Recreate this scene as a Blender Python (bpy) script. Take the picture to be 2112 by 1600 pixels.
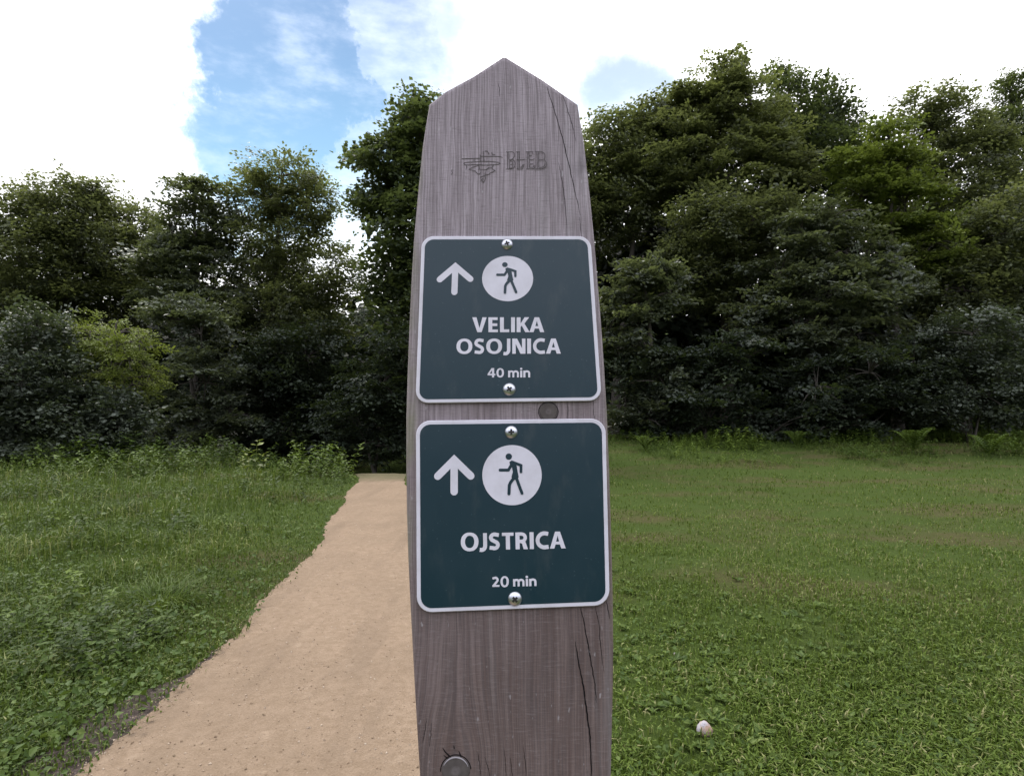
import bpy, math, random
import numpy as np
from mathutils import Vector, Matrix
from mathutils.geometry import tessellate_polygon

for o in list(bpy.data.objects):
    bpy.data.objects.remove(o)
S = bpy.context.scene
C = S.collection
R = math.radians
rng = np.random.default_rng(11)

# ------------------------------------------------------------------ camera
CAM_Z = 1.25
F = 1200.0                       # focal length in photograph pixels (2112 wide)
HOR = 860.0                      # image row of the horizon
PITCH = math.atan((HOR - 800.0) / F)
cd = bpy.data.cameras.new('camera')
cd.sensor_width = 36.0
cd.lens = 36.0 * F / 2112.0
cd.clip_start = 0.02
cd.clip_end = 2000.0
cam = bpy.data.objects.new('camera', cd)
C.objects.link(cam)
cam.location = (0, 0, CAM_Z)
cam.rotation_euler = (R(90) + PITCH, 0, 0)
S.camera = cam

# ------------------------------------------------------------------ world, sun, exposure
SUN_EL, SUN_AZ = 52.0, -35.0     # azimuth measured from +Y towards +X
world = bpy.data.worlds.new('World')
S.world = world
world.use_nodes = True
nt = world.node_tree
nt.nodes.clear()


class NB:
    """small helper for writing node graphs"""
    def __init__(self, t):
        self.t = t

    def n(self, kind, **kw):
        nd = self.t.nodes.new(kind)
        for k, v in kw.items():
            setattr(nd, k, v)
        return nd

    def link(self, a, b):
        self.t.links.new(a, b)

    def put(self, sock, v):
        if hasattr(v, 'links') or hasattr(v, 'is_output'):
            self.link(v, sock)
        else:
            sock.default_value = v

    def m(self, op, a, b=None, c=None, clamp=False):
        nd = self.n('ShaderNodeMath', operation=op)
        nd.use_clamp = clamp
        self.put(nd.inputs[0], a)
        if b is not None:
            self.put(nd.inputs[1], b)
        if c is not None:
            self.put(nd.inputs[2], c)
        return nd.outputs[0]

    def ss(self, x, lo, hi, a=0.0, b=1.0):
        nd = self.n('ShaderNodeMapRange', interpolation_type='SMOOTHSTEP')
        self.put(nd.inputs['Value'], x)
        nd.inputs['From Min'].default_value = lo
        nd.inputs['From Max'].default_value = hi
        nd.inputs['To Min'].default_value = a
        nd.inputs['To Max'].default_value = b
        return nd.outputs[0]

    def noise(self, vec, scale, detail=4.0, rough=0.55, dist=0.0):
        nd = self.n('ShaderNodeTexNoise')
        if vec is not None:
            self.link(vec, nd.inputs['Vector'])
        nd.inputs['Scale'].default_value = scale
        nd.inputs['Detail'].default_value = detail
        nd.inputs['Roughness'].default_value = rough
        nd.inputs['Distortion'].default_value = dist
        return nd.outputs['Fac']

    def mapping(self, vec, scale=(1, 1, 1), loc=(0, 0, 0), rot=(0, 0, 0)):
        nd = self.n('ShaderNodeMapping')
        self.link(vec, nd.inputs['Vector'])
        nd.inputs['Scale'].default_value = scale
        nd.inputs['Location'].default_value = loc
        nd.inputs['Rotation'].default_value = rot
        return nd.outputs[0]

    def mix(self, f, a, b, blend='MIX'):
        nd = self.n('ShaderNodeMix', data_type='RGBA', blend_type=blend)
        self.put(nd.inputs[0], f)
        for i, v in ((6, a), (7, b)):
            if isinstance(v, (tuple, list)):
                v = (v[0], v[1], v[2], 1.0)
            self.put(nd.inputs[i], v)
        return nd.outputs[2]

    def ramp(self, f, stops):
        nd = self.n('ShaderNodeValToRGB')
        self.put(nd.inputs[0], f)
        cr = nd.color_ramp
        while len(cr.elements) < len(stops):
            cr.elements.new(0.5)
        for e, (p, c) in zip(cr.elements, stops):
            e.position = p
            e.color = (c[0], c[1], c[2], 1)
        return nd.outputs[0]


W = NB(nt)
wout = W.n('ShaderNodeOutputWorld')
bg = W.n('ShaderNodeBackground')
bg.inputs['Strength'].default_value = 0.1
W.link(bg.outputs[0], wout.inputs[0])
skyt = W.n('ShaderNodeTexSky', sky_type='NISHITA')
skyt.sun_disc = False
skyt.sun_elevation = R(SUN_EL)
skyt.sun_rotation = R(SUN_AZ)
skyt.altitude = 500
tc = W.n('ShaderNodeTexCoord')
dirv = tc.outputs['Generated']
sx = W.n('ShaderNodeSeparateXYZ')
W.link(dirv, sx.inputs[0])
dx, dy, dz = sx.outputs
yy = W.m('MAXIMUM', dy, 0.05)
u = W.m('DIVIDE', dx, yy)        # tangents of the direction, east-west
v = W.m('DIVIDE', dz, yy)        # and up
n1 = W.noise(dirv, 5.0, 9.0, 0.62)
n4 = W.noise(W.mapping(dirv, (1, 1, 1), (9, 3, 5)), 13.0, 8.0, 0.65)
n2 = W.noise(W.mapping(dirv, (1, 1, 1.6), (4, 2, 7)), 3.2, 6.0, 0.6)
n3 = W.noise(W.mapping(dirv, (1, 1, 2.5), (1, 8, 3)), 9.0, 7.0, 0.6)


def patch(cu, cv, ru, rv, wob, lo, hi):
    a = W.m('DIVIDE', W.m('SUBTRACT', u, cu), ru)
    b = W.m('DIVIDE', W.m('SUBTRACT', v, cv), rv)
    d = W.m('SQRT', W.m('ADD', W.m('MULTIPLY', a, a), W.m('MULTIPLY', b, b)))
    d = W.m('ADD', d, W.m('MULTIPLY', W.m('SUBTRACT', n1, 0.5), wob))
    d = W.m('ADD', d, W.m('MULTIPLY', W.m('SUBTRACT', n4, 0.5), wob * 0.8))
    return W.ss(d, hi, lo)


def pu(px): return (px - 1056.0) / F
def pv(py): return (HOR - py) / F


b1 = patch(pu(560), pv(130), 0.185, 0.300, 1.15, 0.78, 1.14)
b1d = patch(pu(700), pv(110), 0.225, 0.310, 0.55, 0.62, 1.40)
b1b = patch(pu(840), pv(20), 0.17, 0.10, 0.6, 0.5, 1.2)
b1c = patch(pu(770), pv(245), 0.15, 0.085, 0.6, 0.75, 1.15)
b2 = patch(pu(1300), pv(165), 0.145, 0.095, 0.8, 0.55, 1.2)
b3 = patch(pu(180), pv(25), 0.05, 0.04, 0.9, 0.4, 1.1)
b1 = W.m('MAXIMUM', b1, W.m('MULTIPLY', b1d, 0.9))
blue = W.m('MAXIMUM', W.m('MAXIMUM', b1, W.m('MULTIPLY', b1b, 0.75)), W.m('MULTIPLY', b2, 0.8))
blue = W.m('MAXIMUM', blue, W.m('MULTIPLY', b1c, 0.85))
blue = W.m('MAXIMUM', blue, W.m('MULTIPLY', b3, 0.35))
front = W.ss(dy, 0.02, 0.12)
blue = W.m('MULTIPLY', blue, front)
back = W.m('SUBTRACT', 1.0, front)
blue = W.m('MAXIMUM', blue, W.m('MULTIPLY', W.ss(n2, 0.56, 0.70), W.m('MAXIMUM', back, W.ss(v, 0.82, 1.0))))
veil = W.ss(n3, 0.42, 0.80, 1.0, 0.78)
blue = W.m('MULTIPLY', blue, veil)
skyb = W.mix(0.0, skyt.outputs[0], (1, 1, 1))
gain = W.n('ShaderNodeVectorMath', operation='MULTIPLY')
W.link(skyb, gain.inputs[0])
gain.inputs[1].default_value = (0.41, 0.54, 0.66)
hz = W.ss(v, 0.25, 0.75, 0.62, 0.10)
skyp = W.mix(hz, gain.outputs[0], (3.5, 6.0, 7.5))
cloudlum = W.ss(dy, -0.6, 0.4, 9.5, 12.0)
lowdim = W.ss(dz, 0.06, 0.5, 0.16, 1.15)  # added dimming of the low rear sky, standing in for trees in sign reflections
lowdim = W.m('MAXIMUM', lowdim, front)
cl = W.m('MULTIPLY', W.m('MULTIPLY', cloudlum, lowdim), W.ss(n2, 0.3, 0.7, 1.08, 0.94))
ccol = W.n('ShaderNodeCombineXYZ')
W.link(W.m('MULTIPLY', cl, W.ss(dy, -0.3, 0.1, 0.97, 1.0)), ccol.inputs[0])
W.link(cl, ccol.inputs[1])
W.link(W.m('MULTIPLY', cl, W.ss(dy, -0.3, 0.1, 1.15, 1.03)), ccol.inputs[2])
W.link(W.mix(blue, ccol.outputs[0], skyp), bg.inputs['Color'])

sd = bpy.data.lights.new('sun', 'SUN')
sd.energy = 1.4
sd.angle = R(14)
sd.color = (1.0, 0.95, 0.86)
sun = bpy.data.objects.new('sun', sd)
C.objects.link(sun)
a, e = R(SUN_AZ), R(SUN_EL)
sdir = Vector((math.sin(a) * math.cos(e), math.cos(a) * math.cos(e), math.sin(e)))
sun.rotation_euler = sdir.to_track_quat('Z', 'Y').to_euler()
sun.location = sdir * 60

S.view_settings.view_transform = 'Standard'
S.view_settings.look = 'None'
S.view_settings.exposure = 0.85
S.view_settings.gamma = 1.0
S.render.engine = 'CYCLES'
S.cycles.max_bounces = 5
S.cycles.diffuse_bounces = 3
S.cycles.glossy_bounces = 2
S.cycles.transmission_bounces = 4
S.cycles.caustics_reflective = False
S.cycles.caustics_refractive = False

# ------------------------------------------------------------------ object helpers


def tag(o, label=None, cat=None, group=None, kind=None):
    if label: o['label'] = label
    if cat: o['category'] = cat
    if group: o['group'] = group
    if kind: o['kind'] = kind
    return o


def empty(name, loc, rot=(0, 0, 0)):
    o = bpy.data.objects.new(name, None)
    C.objects.link(o)
    o.location = loc
    o.rotation_euler = rot
    o.empty_display_size = 0.1
    return o


def mesh_obj(name, V, T, mat, parent=None, tint=None, smooth=False):
    """V (n,3), T (m,3) triangle indices"""
    V = np.asarray(V, np.float32)
    T = np.asarray(T, np.int32)
    me = bpy.data.meshes.new(name)
    me.vertices.add(len(V))
    me.vertices.foreach_set('co', V.ravel())
    me.loops.add(T.size)
    me.loops.foreach_set('vertex_index', T.ravel())
    me.polygons.add(len(T))
    me.polygons.foreach_set('loop_start', np.arange(0, T.size, 3, dtype=np.int32))
    me.polygons.foreach_set('use_smooth', np.full(len(T), smooth))
    if tint is not None:
        at = me.attributes.new('tint', 'FLOAT', 'POINT')
        at.data.foreach_set('value', np.asarray(tint, np.float32))
    me.update(calc_edges=True)
    me.validate()
    if mat: me.materials.append(mat)
    o = bpy.data.objects.new(name, me)
    C.objects.link(o)
    if parent: o.parent = parent
    return o


class MB:
    """collects triangles"""
    def __init__(self):
        self.v, self.t, self.n, self.a = [], [], 0, []

    def add(self, V, T, tint=0.5):
        V = np.asarray(V, float).reshape(-1, 3)
        T = np.asarray(T, int).reshape(-1, 3)
        self.v.append(V)
        self.t.append(T + self.n)
        self.a.append(np.broadcast_to(np.asarray(tint, float), (len(V),)))
        self.n += len(V)

    def tube(self, pts, rad, k=7, tint=0.5):
        pts = np.asarray(pts, float)
        rad = np.broadcast_to(np.asarray(rad, float), (len(pts),))
        tan = np.gradient(pts, axis=0)
        tan /= np.linalg.norm(tan, axis=1)[:, None] + 1e-9
        ref = np.array([1.0, 0.13, 0.07]) if abs(tan[0][0]) < 0.8 else np.array([0.1, 1.0, 0.1])
        A = np.cross(tan, ref)
        A /= np.linalg.norm(A, axis=1)[:, None] + 1e-9
        B = np.cross(tan, A)
        th = np.arange(k) * 2 * math.pi / k
        V = pts[:, None, :] + rad[:, None, None] * (np.cos(th)[None, :, None] * A[:, None, :] + np.sin(th)[None, :, None] * B[:, None, :])
        T = []
        for i in range(len(pts) - 1):
            for j in range(k):
                p, q = i * k + j, i * k + (j + 1) % k
                T += [(p, q, q + k), (p, q + k, p + k)]
        self.add(V.reshape(-1, 3), T, tint)

    def build(self, name, mat, parent=None, smooth=False, off=None):
        V = np.concatenate(self.v)
        if off is not None:
            V = V - np.asarray(off)
        return mesh_obj(name, V, np.concatenate(self.t), mat, parent, np.concatenate(self.a), smooth)


def new_mat(name):
    m = bpy.data.materials.new(name)
    m.use_nodes = True
    m.node_tree.nodes.clear()
    b = NB(m.node_tree)
    out = b.n('ShaderNodeOutputMaterial')
    p = b.n('ShaderNodeBsdfPrincipled')
    b.link(p.outputs[0], out.inputs[0])
    return m, b, p, out


def setp(p, **kw):
    names = dict(rough='Roughness', metal='Metallic', spec='Specular IOR Level')
    for k, v in kw.items():
        p.inputs[names[k]].default_value = v


def plain(name, col, rough=0.5, metal=0.0, spec=0.5, vary=0.08, scale=40.0, bump=0.0):
    m, b, p, out = new_mat(name)
    t = b.n('ShaderNodeTexCoord')
    nz = b.noise(t.outputs['Object'], scale, 5)
    b.link(b.mix(nz, tuple(c * (1 - vary) for c in col), tuple(c * (1 + vary) for c in col)), p.inputs['Base Color'])
    setp(p, rough=rough, metal=metal, spec=spec)
    if bump:
        bm = b.n('ShaderNodeBump')
        bm.inputs['Strength'].default_value = bump
        bm.inputs['Distance'].default_value = 0.01
        b.link(nz, bm.inputs['Height'])
        b.link(bm.outputs[0], p.inputs['Normal'])
    return m


def leaf_mat(name, stops, trans=0.3, tcol=(0.16, 0.22, 0.03), rough=0.5, spec=0.35, patch_scale=0.5, patch_amt=0.35):
    """foliage: colour follows each spray's own tint and a broad noise of lighter and darker clumps"""
    m, b, p, out = new_mat(name)
    at = b.n('ShaderNodeAttribute', attribute_name='tint')
    t = b.n('ShaderNodeTexCoord')
    nz = b.noise(t.outputs['Object'], patch_scale, 3)
    f = b.m('ADD', at.outputs['Fac'], b.m('MULTIPLY', b.m('SUBTRACT', nz, 0.5), patch_amt * 2), clamp=True)
    col = b.ramp(f, stops)
    b.link(col, p.inputs['Base Color'])
    setp(p, rough=rough, spec=spec)
    tr = b.n('ShaderNodeBsdfTranslucent')
    b.link(b.mix(0.5, col, tcol), tr.inputs['Color'])
    mx = b.n('ShaderNodeMixShader')
    mx.inputs[0].default_value = trans
    b.link(p.outputs[0], mx.inputs[1])
    b.link(tr.outputs[0], mx.inputs[2])
    b.link(mx.outputs[0], out.inputs[0])
    return m


# ------------------------------------------------------------------ terrain functions
LE = np.array([(-0.5, -1.35), (1.2, -1.42)] + [((1500.0 / (py - HOR)), (px - 1056) * (1500.0 / (py - HOR)) / F) for px, py in
      [(170, 1600), (330, 1440), (480, 1310), (585, 1205), (655, 1125), (700, 1050), (728, 1005), (745, 984)]] + [(13.2, -3.55), (16, -5.0), (20, -7.2)])
RE = np.array([(-0.5, 0.35), (2.03, 0.1), (4.4, -0.45), (8, -1.35), (12.0, -2.20), (13.2, -2.42), (16, -3.7), (20, -5.9)])


def wob(y, k):
    return 0.030 * np.sin(y * 2.3 + k) + 0.016 * np.sin(y * 6.1 + 2 * k) * np.sin(y * 1.3) + 0.013 * np.sin(y * 13.7 + k) * np.sin(y * 3.1 + k) + 0.010 * np.sin(y * 31 + 3 * k) * np.sin(y * 5.7) + 0.007 * np.sin(y * 71 + k) * np.sin(y * 9.7 + k)


def path_l(y): return np.interp(y, LE[:, 0], LE[:, 1]) + wob(np.asarray(y, float), 1.0)
def path_r(y): return np.interp(y, RE[:, 0], RE[:, 1]) + wob(np.asarray(y, float), 4.0)


def sstep(x, a, b):
    t = np.clip((x - a) / (b - a), 0, 1)
    return t * t * (3 - 2 * t)


def hgt(x, y):
    x = np.asarray(x, float)
    y = np.asarray(y, float)
    bumps = 0.02 * np.sin(1.7 * x + 0.6 * y) * np.sin(1.1 * y + 0.4) + 0.012 * np.sin(3.9 * x + 1.2) * np.sin(4.3 * y) + 0.03 * np.sin(0.5 * x) * np.sin(0.43 * y + 1)
    pl, pr = np.interp(y, LE[:, 0], LE[:, 1]), np.interp(y, RE[:, 0], RE[:, 1])
    away = np.maximum(sstep(pl - x, 0.0, 0.9), sstep(x - pr, 0.0, 0.9))
    bank = 0.09 * sstep(pl - x, 0.5, 5.0) * sstep(y, 5, 13)
    rise = 0.08 * sstep(x - pr, 1, 8) * sstep(y, 6, 20) + 0.50 * sstep(y, 11.5, 19.5) * sstep(x - pr, 1.0, 9)
    dip = -0.55 * sstep(y, 12.6, 16.5) * (1 - sstep(np.abs(x - (pl + pr) / 2), 1.2, 3.5))
    hill = 13.0 * sstep(y, 28, 75)
    return bumps * away + bank + rise + dip + hill


# ------------------------------------------------------------------ ground, path
def grid_mesh(name, X, Y, mat, dz=0.0, kind='structure', zf=None):
    Z = hgt(X, Y) + dz if zf is None else zf(X, Y)
    nr, nc = X.shape
    V = np.stack([X, Y, Z], -1).reshape(-1, 3)
    i = np.arange(nr * nc).reshape(nr, nc)
    a_, b_, c_, d_ = i[:-1, :-1], i[:-1, 1:], i[1:, 1:], i[1:, :-1]
    T = np.concatenate([np.stack([a_, b_, c_], -1).reshape(-1, 3), np.stack([a_, c_, d_], -1).reshape(-1, 3)])
    o = mesh_obj(name, V, T, mat, smooth=True)
    tag(o, kind=kind)
    return o


m_ground, b, p, out = new_mat('turf_soil')
t = b.n('ShaderNodeTexCoord').outputs['Object']
f1 = b.noise(t, 0.7, 6)
f2 = b.noise(t, 60.0, 6, 0.7)
f3 = b.noise(b.mapping(t, (0.25, 1.1, 1), (3, 1, 0)), 0.8, 4)
c1 = b.mix(f2, (0.020, 0.032, 0.007), (0.070, 0.105, 0.018))
c2 = b.mix(f2, (0.034, 0.030, 0.013), (0.100, 0.098, 0.034))
b.link(b.mix(b.ss(b.m('ADD', b.m('MULTIPLY', f1, 0.5), b.m('MULTIPLY', f3, 0.5)), 0.47, 0.62), c1, c2), p.inputs['Base Color'])
setp(p, rough=0.95, spec=0.1)
bm = b.n('ShaderNodeBump')
bm.inputs['Strength'].default_value = 0.8
bm.inputs['Distance'].default_value = 0.03
b.link(f2, bm.inputs['Height'])
b.link(bm.outputs[0], p.inputs['Normal'])

xs = np.concatenate([-np.geomspace(300, 12, 22), np.linspace(-11.8, 11.8, 160), np.geomspace(12, 300, 22)])
ys = np.concatenate([-np.geomspace(300, 3, 16), np.linspace(-2.8, 24, 180), np.geomspace(24.4, 400, 26)])
gx, gy = np.meshgrid(xs, ys)
grid_mesh('ground', gx, gy, m_ground)

m_path, b, p, out = new_mat('sandy_gravel')
t = b.n('ShaderNodeTexCoord').outputs['Object']
big = b.noise(t, 1.3, 4)
fine = b.noise(t, 150.0, 5, 0.7)
mid = b.noise(t, 24.0, 6, 0.65)
vor = b.n('ShaderNodeTexVoronoi')
b.link(t, vor.inputs['Vector'])
vor.inputs['Scale'].default_value = 95.0
col = b.mix(b.ss(mid, 0.3, 0.7), (0.210, 0.150, 0.099), (0.270, 0.198, 0.137))
col = b.mix(b.m('MULTIPLY', b.ss(big, 0.35, 0.7), 0.5), col, (0.185, 0.134, 0.090))
col = b.mix(b.m('MULTIPLY', b.ss(fine, 0.5, 0.75), 0.5), col, (0.33, 0.255, 0.185))
col = b.mix(b.m('MULTIPLY', b.ss(fine, 0.48, 0.3), 0.5), col, (0.125, 0.092, 0.060))
sp3 = b.n('ShaderNodeSeparateXYZ')
b.link(t, sp3.inputs[0])
track = b.noise(b.mapping(t, (3.2, 0.55, 1), (2, 5, 0)), 1.0, 5, 0.6)
col = b.mix(b.m('MULTIPLY', b.ss(track, 0.50, 0.66), 0.42), col, (0.165, 0.120, 0.082))
scuff = b.noise(t, 9.0, 6, 0.7)
col = b.mix(b.m('MULTIPLY', b.ss(scuff, 0.58, 0.70), 0.40), col, (0.34, 0.26, 0.185))
fade = b.ss(b.m('ADD', sp3.outputs[1], b.m('MULTIPLY', big, 1.5)), 11.6, 13.0)
col = b.mix(b.m('MULTIPLY', fade, 0.75), col, (0.085, 0.085, 0.040))
b.link(col, p.inputs['Base Color'])
setp(p, rough=0.95, spec=0.15)
bm = b.n('ShaderNodeBump')
bm.inputs['Strength'].default_value = 0.7
bm.inputs['Distance'].default_value = 0.008
b.link(b.m('ADD', b.m('MULTIPLY', vor.outputs['Distance'], -0.8), b.m('ADD', fine, b.m('MULTIPLY', mid, 1.2))), bm.inputs['Height'])
b.link(bm.outputs[0], p.inputs['Normal'])
py_ = np.concatenate([np.linspace(-0.6, 8, 420), np.linspace(8.03, 20, 150)])
fr = np.linspace(0, 1, 26)
PX = path_l(py_)[:, None] * (1 - fr) + path_r(py_)[:, None] * fr
PY = np.repeat(py_[:, None], len(fr), 1)
edge = np.minimum(fr, 1 - fr)
grid_mesh('path', PX, PY, m_path, zf=lambda X, Y: hgt(X, Y) + 0.005 + 0.012 * np.clip(edge[None, :] * 5, 0, 1) + 0.003 * np.sin(X * 17 + Y * 5) * np.sin(Y * 13))

m_soil, b, p, out = new_mat('bare_soil')
t = b.n('ShaderNodeTexCoord').outputs['Object']
f1 = b.noise(t, 30, 7, 0.7)
f2_ = b.noise(t, 6, 5, 0.6)
f3_ = b.noise(t, 120, 4, 0.7)
col = b.mix(b.ss(f1, 0.3, 0.7), (0.030, 0.023, 0.020), (0.105, 0.082, 0.072))
col = b.mix(b.m('MULTIPLY', b.ss(f2_, 0.4, 0.65), 0.6), col, (0.036, 0.034, 0.020))
col = b.mix(b.m('MULTIPLY', b.ss(f3_, 0.56, 0.68), 0.6), col, (0.21, 0.17, 0.14))
b.link(col, p.inputs['Base Color'])
setp(p, rough=0.95, spec=0.1)
bm = b.n('ShaderNodeBump')
bm.inputs['Strength'].default_value = 0.8
bm.inputs['Distance'].default_value = 0.02
b.link(f1, bm.inputs['Height'])
b.link(bm.outputs[0], p.inputs['Normal'])
sy = np.linspace(1.0, 3.2, 60)


def soil_w(y): return 0.22 * sstep(y, 1.0, 2.2) * (1 - sstep(y, 2.45, 3.0)) + 0.02 * np.sin(y * 17) * np.sin(y * 5) + 0.02


fs = np.linspace(0, 1, 8)
SX = (path_l(sy) - soil_w(sy))[:, None] * (1 - fs) + (path_l(sy) + 0.03)[:, None] * fs
grid_mesh('bare_soil', SX, np.repeat(sy[:, None], 8, 1), m_soil, 0.004)

# ------------------------------------------------------------------ the post and its plane
LEAN = R(5.0)
Y0 = 0.60                                    # distance of the face at eye height
BASE = np.array([0.0, Y0 - CAM_Z * math.tan(LEAN), 0.0])
EU = np.array([0, math.sin(LEAN), math.cos(LEAN)])
EN = np.array([0, -math.cos(LEAN), math.sin(LEAN)])


def face(px, py):
    """photograph pixel -> (s, t) metres on the post's front face"""
    d = np.array([(px - 1056) / F, 1.0, (800 - py) / F])
    c_, s_ = math.cos(PITCH), math.sin(PITCH)
    d = np.array([d[0], d[1] * c_ - d[2] * s_, d[1] * s_ + d[2] * c_])
    o = np.array([0, 0, CAM_Z])
    k = np.dot(BASE - o, EN) / np.dot(d, EN)
    q = o + k * d - BASE
    return np.array([q[0], np.dot(q, EU)])


def faces(pts): return np.array([face(*q) for q in pts])


PXM = Y0 / F                                   # metres per photograph pixel on the face

m_wood, b, p, out = new_mat('weathered_wood')
t = b.n('ShaderNodeTexCoord').outputs['Object']
sz = b.n('ShaderNodeSeparateXYZ')
b.link(t, sz.inputs[0])
warp = b.noise(t, 5.0, 3)
wv = b.n('ShaderNodeVectorMath', operation='ADD')
wc = b.n('ShaderNodeCombineXYZ')
b.link(b.m('MULTIPLY', b.m('SUBTRACT', warp, 0.5), 0.012), wc.inputs[0])
b.link(t, wv.inputs[0])
b.link(wc.outputs[0], wv.inputs[1])
tw = wv.outputs[0]
for kx, ky, kr in ((1131, 849, 0.020), (940, 1588, 0.034)):      # the grain parts around each knot
    kc = face(kx, ky)
    ss_ = b.n('ShaderNodeSeparateXYZ')
    b.link(tw, ss_.inputs[0])
    ddx = b.m('SUBTRACT', ss_.outputs[0], float(kc[0]))
    ddz = b.m('MULTIPLY', b.m('SUBTRACT', ss_.outputs[2], float(kc[1])), 0.5)
    d2 = b.m('ADD', b.m('MULTIPLY', ddx, ddx), b.m('MULTIPLY', ddz, ddz))
    ex_ = b.m('EXPONENT', b.m('MULTIPLY', d2, -1.0 / (kr * kr)))
    cc_ = b.n('ShaderNodeCombineXYZ')
    b.link(b.m('SUBTRACT', ss_.outputs[0], b.m('MULTIPLY', b.m('MULTIPLY', ddx, ex_), 0.85)), cc_.inputs[0])
    b.link(ss_.outputs[1], cc_.inputs[1])
    b.link(ss_.outputs[2], cc_.inputs[2])
    tw = cc_.outputs[0]
g1 = b.noise(b.mapping(tw, (1, 1, 0.022)), 190.0, 6, 0.65)
g2 = b.noise(b.mapping(tw, (1, 1, 0.018)), 640.0, 4, 0.65)
g3 = b.noise(b.mapping(tw, (1, 1, 0.05)), 36.0, 4, 0.55)
saw = b.noise(b.mapping(t, (0.14, 1, 1)), 520.0, 5, 0.7)
blot = b.noise(b.mapping(t, (1, 1, 0.55)), 17.0, 5, 0.6)
speck = b.noise(b.mapping(t, (1, 1, 0.35)), 230.0, 2, 0.5)
grey = b.mix(b.ss(g1, 0.34, 0.68), (0.300, 0.255, 0.272), (0.415, 0.360, 0.385))
brown = b.mix(b.ss(g1, 0.34, 0.68), (0.112, 0.078, 0.068), (0.190, 0.143, 0.129))
hgtf = b.m('ADD', sz.outputs[2], b.m('ADD', b.m('MULTIPLY', b.m('SUBTRACT', blot, 0.5), 0.35), b.m('MULTIPLY', sz.outputs[0], -0.5)))
col = b.mix(b.ss(hgtf, 0.93, 1.52), brown, grey)
col = b.mix(b.m('MULTIPLY', b.ss(g2, 0.58, 0.40), 0.5), col, (0.085, 0.070, 0.068))
col = b.mix(b.m('MULTIPLY', b.ss(saw, 0.50, 0.72), 0.26), col, b.mix(0.5, col, (0.46, 0.42, 0.43)))
col = b.mix(b.m('MULTIPLY', b.ss(saw, 0.46, 0.30), 0.38), col, (0.09, 0.075, 0.075))
col = b.mix(b.m('MULTIPLY', b.ss(g3, 0.55, 0.72), 0.25), col, (0.36, 0.34, 0.34))
col = b.mix(b.m('MULTIPLY', b.ss(speck, 0.66, 0.78), 0.5), col, (0.50, 0.48, 0.49))
moss = b.m('MULTIPLY', b.ss(b.m('ABSOLUTE', sz.outputs[0]), 0.094, 0.104), b.ss(blot, 0.35, 0.65))
stain = b.m('MULTIPLY', b.ss(b.noise(b.mapping(t, (1, 1, 0.4), (7, 3, 2)), 24.0, 4, 0.55), 0.55, 0.72), b.ss(sz.outputs[0], -0.02, 0.08))
col = b.mix(b.m('MULTIPLY', stain, 0.45), col, (0.060, 0.056, 0.060))
col = b.mix(b.m('MULTIPLY', moss, 0.65), col, (0.17, 0.175, 0.09))
b.link(col, p.inputs['Base Color'])
setp(p, rough=0.88, spec=0.2)
bm = b.n('ShaderNodeBump')
bm.inputs['Strength'].default_value = 0.55
bm.inputs['Distance'].default_value = 0.002
b.link(b.m('ADD', b.m('ADD', g1, b.m('MULTIPLY', g2, 0.6)), b.m('MULTIPLY', saw, 0.6)), bm.inputs['Height'])
b.link(bm.outputs[0], p.inputs['Normal'])

m_crack = plain('crack_dark', (0.012, 0.010, 0.010), 0.9, spec=0.05)
m_groove = plain('groove', (0.100, 0.088, 0.087), 0.9, spec=0.05)
m_knot, b, p, out = new_mat('knot_wood')
t = b.n('ShaderNodeTexCoord').outputs['Object']
f1 = b.noise(t, 160, 5)
b.link(b.mix(f1, (0.055, 0.047, 0.044), (0.135, 0.118, 0.108)), p.inputs['Base Color'])
setp(p, rough=0.9, spec=0.1)
m_rim = plain('worn_knot_rim', (0.40, 0.37, 0.40), 0.8)

post = empty('waymark_post', tuple(BASE), (-LEAN, 0, 0))
tag(post, 'weathered grey wooden post with pointed top carrying two green trail signs', 'post')

LEFT = [(884, 213), (877, 255), (870, 300), (861, 390), (852, 490), (847, 575), (843, 660), (839, 760), (836, 860), (836, 960), (837, 1055), (840, 1150), (844, 1240), (849, 1335), (854, 1430), (859, 1515), (864, 1600), (869, 1700)]
RIGHT = [(1193, 213), (1200, 255), (1207, 300), (1217, 390), (1227, 490), (1234, 575), (1241, 660), (1248, 760), (1254, 860), (1258, 960), (1261, 1055), (1264, 1150), (1266, 1240), (1267, 1335), (1266, 1430), (1264, 1515), (1262, 1600), (1259, 1700)]
ring = [tuple(q) for q in faces(RIGHT[::-1])]
ring += [tuple(q) for q in faces([(1120, 162), (1044, 115), (1036, 115), (975, 155), (918, 186)])]
ring += [tuple(q) for q in faces(LEFT)]
blx, brx = ring[-1][0], ring[0][0]
ring.append((blx, -0.3))
ring.append((brx, -0.3))
ring = np.array(ring)
THK = 0.135


def inset(ringp, d):
    n = len(ringp)
    outp = []
    area = 0
    for i in range(n):
        x0, y0 = ringp[i]
        x1, y1 = ringp[(i + 1) % n]
        area += x0 * y1 - x1 * y0
    sg = 1 if area > 0 else -1
    for i in range(n):
        p0, p1, p2 = ringp[i - 1], ringp[i], ringp[(i + 1) % n]
        e1 = (p1 - p0) / (np.linalg.norm(p1 - p0) + 1e-12)
        e2 = (p2 - p1) / (np.linalg.norm(p2 - p1) + 1e-12)
        n1_ = np.array([-e1[1], e1[0]]) * sg
        n2_ = np.array([-e2[1], e2[0]]) * sg
        mv = n1_ + n2_
        mv /= max(np.dot(mv, n1_), 0.35)
        outp.append(p1 + mv * d)
    return np.array(outp)


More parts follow.
